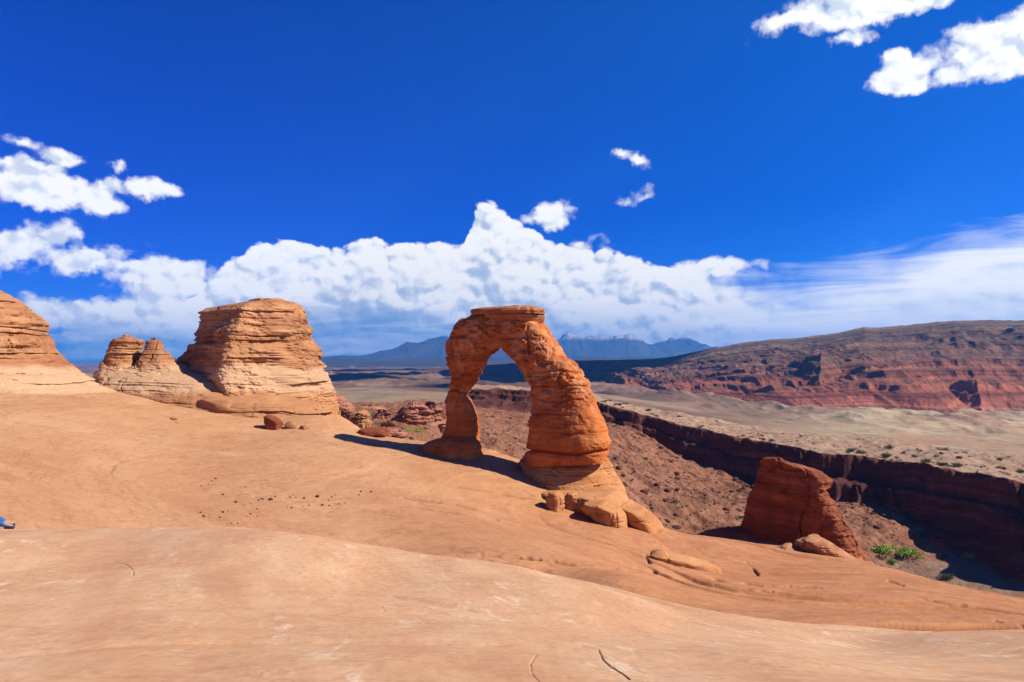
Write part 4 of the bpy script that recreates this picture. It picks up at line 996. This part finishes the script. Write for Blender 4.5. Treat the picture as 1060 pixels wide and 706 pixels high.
# rubble on the canyon slopes: nobody could count it
def rubble():
    r = np.random.default_rng(5); Vb, Fb = blob(3, 2, 12, rough=.2); Vs, Fs, k = [], [], 0
    px = np.concatenate([r.uniform(600, 790, 2600), r.uniform(860, 930, 450), r.uniform(340, 560, 500), r.uniform(560, 1060, 400)])
    dd = np.concatenate([r.uniform(150, 440, 2600), r.uniform(230, 350, 450), r.uniform(140, 500, 500), r.uniform(240, 470, 400)])
    x = (px - 530) / F * dd; z, a = canyon_z(x[None], dd[None]); z = z[0]
    for i in range(len(px)):
        s = r.pareto(2.6) * .22 + .22; s = min(s, 1.5)
        sc = np.array((s * r.uniform(.8, 1.4), s * r.uniform(.8, 1.3), s * r.uniform(.5, .9)))
        an = r.uniform(0, 6.28); c, q = math.cos(an), math.sin(an); U = Vb * sc
        U = np.stack([U[:, 0] * c - U[:, 1] * q, U[:, 0] * q + U[:, 1] * c, U[:, 2]], -1) + (x[i], dd[i], z[i] + s * .15)
        Vs.append(U); Fs.append(Fb + k); k += len(Vb)
    o = mesh_obj('rubble', np.concatenate(Vs), np.concatenate(Fs), M['canyon'], smooth=False)
    tag(o, 'loose broken rock strewn over the canyon slopes', 'rubble', kind='stuff')
rubble()

# ------------------------------------------------------------------ plants
def crown_mesh(seed, nclump=16, leaves=60, flat=.7, ls=.055):
    r = np.random.default_rng(seed); Vs = []
    for c in range(nclump):
        v = r.normal(size=3); v /= np.linalg.norm(v); v *= r.uniform(.25, .8); v[2] = abs(v[2]) * 1.0
        rad = r.uniform(.22, .42); P = r.normal(size=(leaves, 3)); P /= np.linalg.norm(P, axis=1)[:, None]; P *= (r.random((leaves, 1)) ** .4) * rad
        cpt = (v + P) * np.array((1, 1, flat)); cpt[:, 2] += .12
        for p in cpt:
            a = r.normal(size=3); a /= np.linalg.norm(a); b = np.cross(a, r.normal(size=3)); b /= np.linalg.norm(b); s = ls * r.uniform(.6, 1.5)
            Vs += [p - a * s, p + b * s * .6, p + a * s, p - b * s * .6]
    V = np.array(Vs, np.float32); V[:, 2] = np.maximum(V[:, 2], .02); n = len(V) // 4
    return V, np.arange(n * 4).reshape(n, 4)
def stem_mesh(seed):
    r = np.random.default_rng(seed); Vs, Fs, k = [], [], 0
    for i in range(6):
        a = r.uniform(0, 6.28); tip = np.array((math.cos(a) * .45, math.sin(a) * .45, r.uniform(.35, .6)))
        p = np.array((0, 0, -.1)); pts = [p, p * .5 + tip * .4 + r.normal(size=3) * .04, tip]; rad = [.05, .03, .01]
        for q, rr_ in zip(pts, rad):
            for j in range(5): an = j * 1.2566; Vs.append(q + rr_ * np.array((math.cos(an), math.sin(an), 0)))
        for l in range(2):
            for j in range(5): Fs.append([k + l * 5 + j, k + l * 5 + (j + 1) % 5, k + (l + 1) * 5 + (j + 1) % 5, k + (l + 1) * 5 + j])
        k += 15
    return np.array(Vs), np.array(Fs)
protos = {}
def shrub(kind, mat, x, y, z, s, label, group, seed, parts, hs=1.0):
    key = (kind, seed)
    if key not in protos:
        V, Fc = crown_mesh(seed, 14 + seed % 5, 70, ls=.05 if kind != 'bright' else .04)
        if parts:
            root = empty(kind, (0, 0, 0)); c = mesh_obj('crown', V, Fc, mat, parent=root, smooth=False); Vs, Fs = stem_mesh(seed); t = mesh_obj('stem', Vs, Fs, M['bark'], parent=root)
            protos[key] = (root, [c, t])
        else:
            root = mesh_obj(kind, V, Fc, mat, smooth=False); protos[key] = (root, [])
        o = root
    else:
        root, ch = protos[key]; o = root.copy(); COL.objects.link(o)
        for c in ch: q = c.copy(); COL.objects.link(q); q.parent = o
    o.location = (x, y, z); o.scale = (s, s, s * hs); o.rotation_euler = (0, 0, (seed * 2.1 + x) % 6.28)
    return tag(o, label, 'shrub', group)
cfn = canyon_z
bright = [(914, 574, 16, 'wide light green shrub nearest the fin on the canyon floor'), (941, 577, 14, 'round bright green shrub second from the fin on the canyon floor'), (975, 577, 6, 'small dull green shrub between two bright ones at the cliff foot'),
          (1003, 578, 8, 'bright green shrub standing alone in the canyon shadow'), (981, 600, 9, 'dark green shrub on the pale sandy canyon floor'), (924, 583, 7, 'low green shrub between the two bright shrubs by the fin')]
for i, (px, py, hw, lab) in enumerate(bright):
    d = hit(px, py, cfn, 150, 330, 1) or 262
    P0 = W(px, py, d); kk = 'bright' if i not in (2, 4) else 'juniper'
    shrub('leafy_shrub', M['bright'] if kk == 'bright' else M['juniper'], P0[0], P0[1], cz(P0[0], P0[1]), hw / F * d * 1.05, lab, 'green shrubs on the canyon floor', 40 + i, True, .9)
r = np.random.default_rng(12)
lab_p = 'dark green juniper shrub dotted along the pale plateau above the cliff'
n = 0
while n < 150:
    px = r.uniform(620, 1062); b = (px - 530) / F; wd = np.interp(b, wlb, wld); d = wd + r.uniform(8, 78)
    if px < 800 and r.random() < .5: continue
    x = b * d; a = canyon_z(np.array([[x]]), np.array([[d]])); z = float(a[0][0, 0])
    if a[1]['flat'][0, 0] < .9: continue
    s = .6 + min(r.pareto(2.0) * .8, 2.8)
    shrub('juniper_shrub', M['juniper'], x, d, z - .1, s, lab_p, 'junipers on the plateau above the cliff', int(r.integers(0, 6)), True, .8); n += 1
lab_t = 'small dark shrub growing on the reddish canyon slope right of the arch'
n = 0
while n < 230:
    px = r.uniform(630, 790) if r.random() < .8 else r.uniform(868, 925)
    d = r.uniform(170, 400) if px < 800 else r.uniform(250, 330); x = (px - 530) / F * d; a = canyon_z(np.array([[x]]), np.array([[d]]))
    if a[1]['talus'][0, 0] < .5: continue
    shrub('desert_shrub', M['sage'] if r.random() < .45 else M['juniper'], x, d, float(a[0][0, 0]) - .1, min(.35 + r.pareto(2.5) * .5, 1.9), lab_t, 'shrubs on the canyon slope', 10 + int(r.integers(0, 6)), False, .8); n += 1
for i, (px, py, hw, d) in enumerate([(416, 443, 6, 160), (424, 444, 7, 158), (433, 445, 7, 156), (440, 443, 5, 165), (382, 439, 5, 170), (404, 436, 4, 190), (365, 437, 4, 170)]):
    P0 = W(px, py, d); x, y, z = P0
    shrub('desert_shrub', M['bright'] if i in (1, 2) else M['juniper'], x, y, max(cz(x, y), z - .5), hw / F * d * .9, 'low green shrub among the outcrops left of the arch', 'shrubs left of the arch', 30 + i % 3, False, .6)

# ------------------------------------------------------------------ person at the left edge (only a foot and shin are in the picture)
def skin_mesh(name, pts, edges, mat, parent, root=0):
    me = bpy.data.meshes.new(name); me.from_pydata([p[:3] for p in pts], edges, []); me.update()
    o = bpy.data.objects.new(name, me); COL.objects.link(o); me.materials.append(mat)
    md = o.modifiers.new('skin', 'SKIN'); md.use_smooth_shade = True
    for i, p in enumerate(pts):
        sv = me.skin_vertices[0].data[i]; sv.radius = (p[3], p[4] if len(p) > 4 else p[3]); sv.use_root = i == root
    s = o.modifiers.new('sub', 'SUBSURF'); s.levels = s.render_levels = 2
    o.parent = parent; return o
def person():
    d = 14.0; A = W(7, 544.5, d); g = gz(A[0], A[1])
    root = empty('person', (A[0] - .75, A[1] + .05, g)); tag(root, 'person in blue trousers and dark shoes sitting at the left edge', 'person')
    # local coordinates: +x towards the feet
    ax = .75
    hip = (0, 0, .13); kneeR = (.38, -.10, .20); ankR = (ax, -.06, .10); toeR = (ax + .13, -.06, .055)
    kneeL = (.32, .14, .22); ankL = (.60, .16, .09); toeL = (.74, .18, .05)
    body = [(*hip, .13), (-.06, 0, .30, .12), (-.12, 0, .50, .14), (-.10, 0, .60, .07), (-.07, 0, .66, .055), (-.04, 0, .78, .095),
            (-.12, -.17, .56, .055), (-.20, -.28, .32, .04), (-.28, -.26, .08, .028), (-.26, -.26, .03, .03),
            (-.12, .17, .56, .055), (.06, .26, .38, .04), (.24, .20, .44, .028), (.30, .19, .44, .03),
            (.04, -.09, .14, .085), (*kneeR, .058), (*ankR, .036), (*toeR, .03), (.04, .09, .14, .085), (*kneeL, .058), (*ankL, .036), (*toeL, .03)]
    ed = [(0, 1), (1, 2), (2, 3), (3, 4), (4, 5), (2, 6), (6, 7), (7, 8), (8, 9), (2, 10), (10, 11), (11, 12), (12, 13), (0, 14), (14, 15), (15, 16), (16, 17), (0, 18), (18, 19), (19, 20), (20, 21)]
    skin_mesh('body', body, ed, M['skin'], root)
    tr = [(*hip, .145), (.04, -.09, .14, .098), (*kneeR, .072), (ax + .005, -.06, .085, .046), (.04, .09, .14, .098), (*kneeL, .072), (.605, .16, .085, .046), (-.04, 0, .24, .135)]
    skin_mesh('trousers', tr, [(0, 1), (1, 2), (2, 3), (0, 4), (4, 5), (5, 6), (0, 7)], M['denim'], root)
    for a, t in ((ankR, toeR), (ankL, toeL)):
        skin_mesh('shoe', [(a[0] - .04, a[1], a[2] - .045, .045), (a[0] + .05, a[1], a[2] - .045, .045), (t[0] + .02, t[1], t[2] - .01, .035)], [(0, 1), (1, 2)], M['shoe'], root)
    skin_mesh('shirt', [(-.05, 0, .26, .145), (-.12, 0, .50, .155), (-.105, 0, .58, .10), (-.12, -.17, .56, .07), (-.16, -.24, .43, .06), (-.12, .17, .56, .07), (-.03, .23, .46, .06)], [(0, 1), (1, 2), (1, 3), (3, 4), (1, 5), (5, 6)], M['shirt'], root)
    skin_mesh('hair', [(-.06, 0, .80, .10), (-.055, 0, .84, .085), (-.09, 0, .76, .08)], [(0, 1), (0, 2)], M['hair'], root)
person()
# twig on the slickrock near the left edge
tw0 = gnd(3, 516, 36)
pa = W(-3, 517.2, tw0); pb = W(2, 516.6, tw0); pc = W(6, 515.6, tw0)
tw = empty('twig', tuple(pa)); tag(tw, 'short dark twig lying on the slickrock above the person', 'twig')
skin_mesh('branch', [(0, 0, .05, .05), (*(pb - pa), .045), (*(pc - pa), .06)], [(0, 1), (1, 2)], M['bark'], tw)

# ------------------------------------------------------------------ unseen clouds added to cast shade over the middle distance, air
def cloud():
    m, n, b = mat_base('shade_cloud_white'); b.inputs['Base Color'].default_value = (.92, .92, .94, 1); b.inputs['Roughness'].default_value = 1
    k = np.array(sd) / sd[2]
    spots = [(-700, 4500, 900, 480), (380, 4100, 620, 520), (-1500, 6400, 1000, 600), (250, 3200, 520, 420), (-420, 2500, 330, 260), (60, 1900, 260, 170), (-900, 3300, 300, 160)]
    for i, (tx, ty, rx, ry) in enumerate(spots):
        H = 5200 + 250 * i; c = np.array((tx, ty, 0)) + k * H
        Vb, Fb = blob(200 + i, 6, 0, rough=.0)
        kk = 1 + .22 * fbm(Vb[:, 0] * 2 + i * 9, Vb[:, 1] * 2, Vb[:, 2] * 2, oct=5, seed=i + 2) + .1 * np.abs(fbm(Vb[:, 0] * 5, Vb[:, 1] * 5, Vb[:, 2] * 5, oct=3, seed=i + 5))
        Vb = Vb * kk[:, None] * np.array((rx, ry, 260)); Vb[:, 2] = np.where(Vb[:, 2] < 0, Vb[:, 2] * .3, Vb[:, 2])
        o = mesh_obj('cloud', Vb + c, Fb, m, origin=c)
        tag(o, 'unseen white cumulus cloud added beyond the right edge to shade the middle distance', 'cloud', 'added shade clouds right of the frame')
cloud()

def haze():
    m = bpy.data.materials.new('haze_air'); m.use_nodes = True; m.node_tree.nodes.clear(); n = NT(m.node_tree)
    v = n.add('ShaderNodeVolumePrincipled'); v.inputs['Color'].default_value = (.12, .42, 1.0, 1); v.inputs['Density'].default_value = 4.2e-5; v.inputs['Anisotropy'].default_value = .1
    o = n.add('ShaderNodeOutputMaterial'); n.l.new(v.outputs[0], o.inputs['Volume'])
    x0, x1, y0, y1, z0, z1 = -29500, 29500, -29500, 29500, -260, 900
    V = [(x, y, z) for x in (x0, x1) for y in (y0, y1) for z in (z0, z1)]
    Fc = [(0, 1, 3, 2), (4, 6, 7, 5), (0, 4, 5, 1), (2, 3, 7, 6), (0, 2, 6, 4), (1, 5, 7, 3)]
    tag(mesh_obj('haze', V, Fc, m, smooth=False), 'thin blue air over the whole landscape', kind='stuff')
haze()
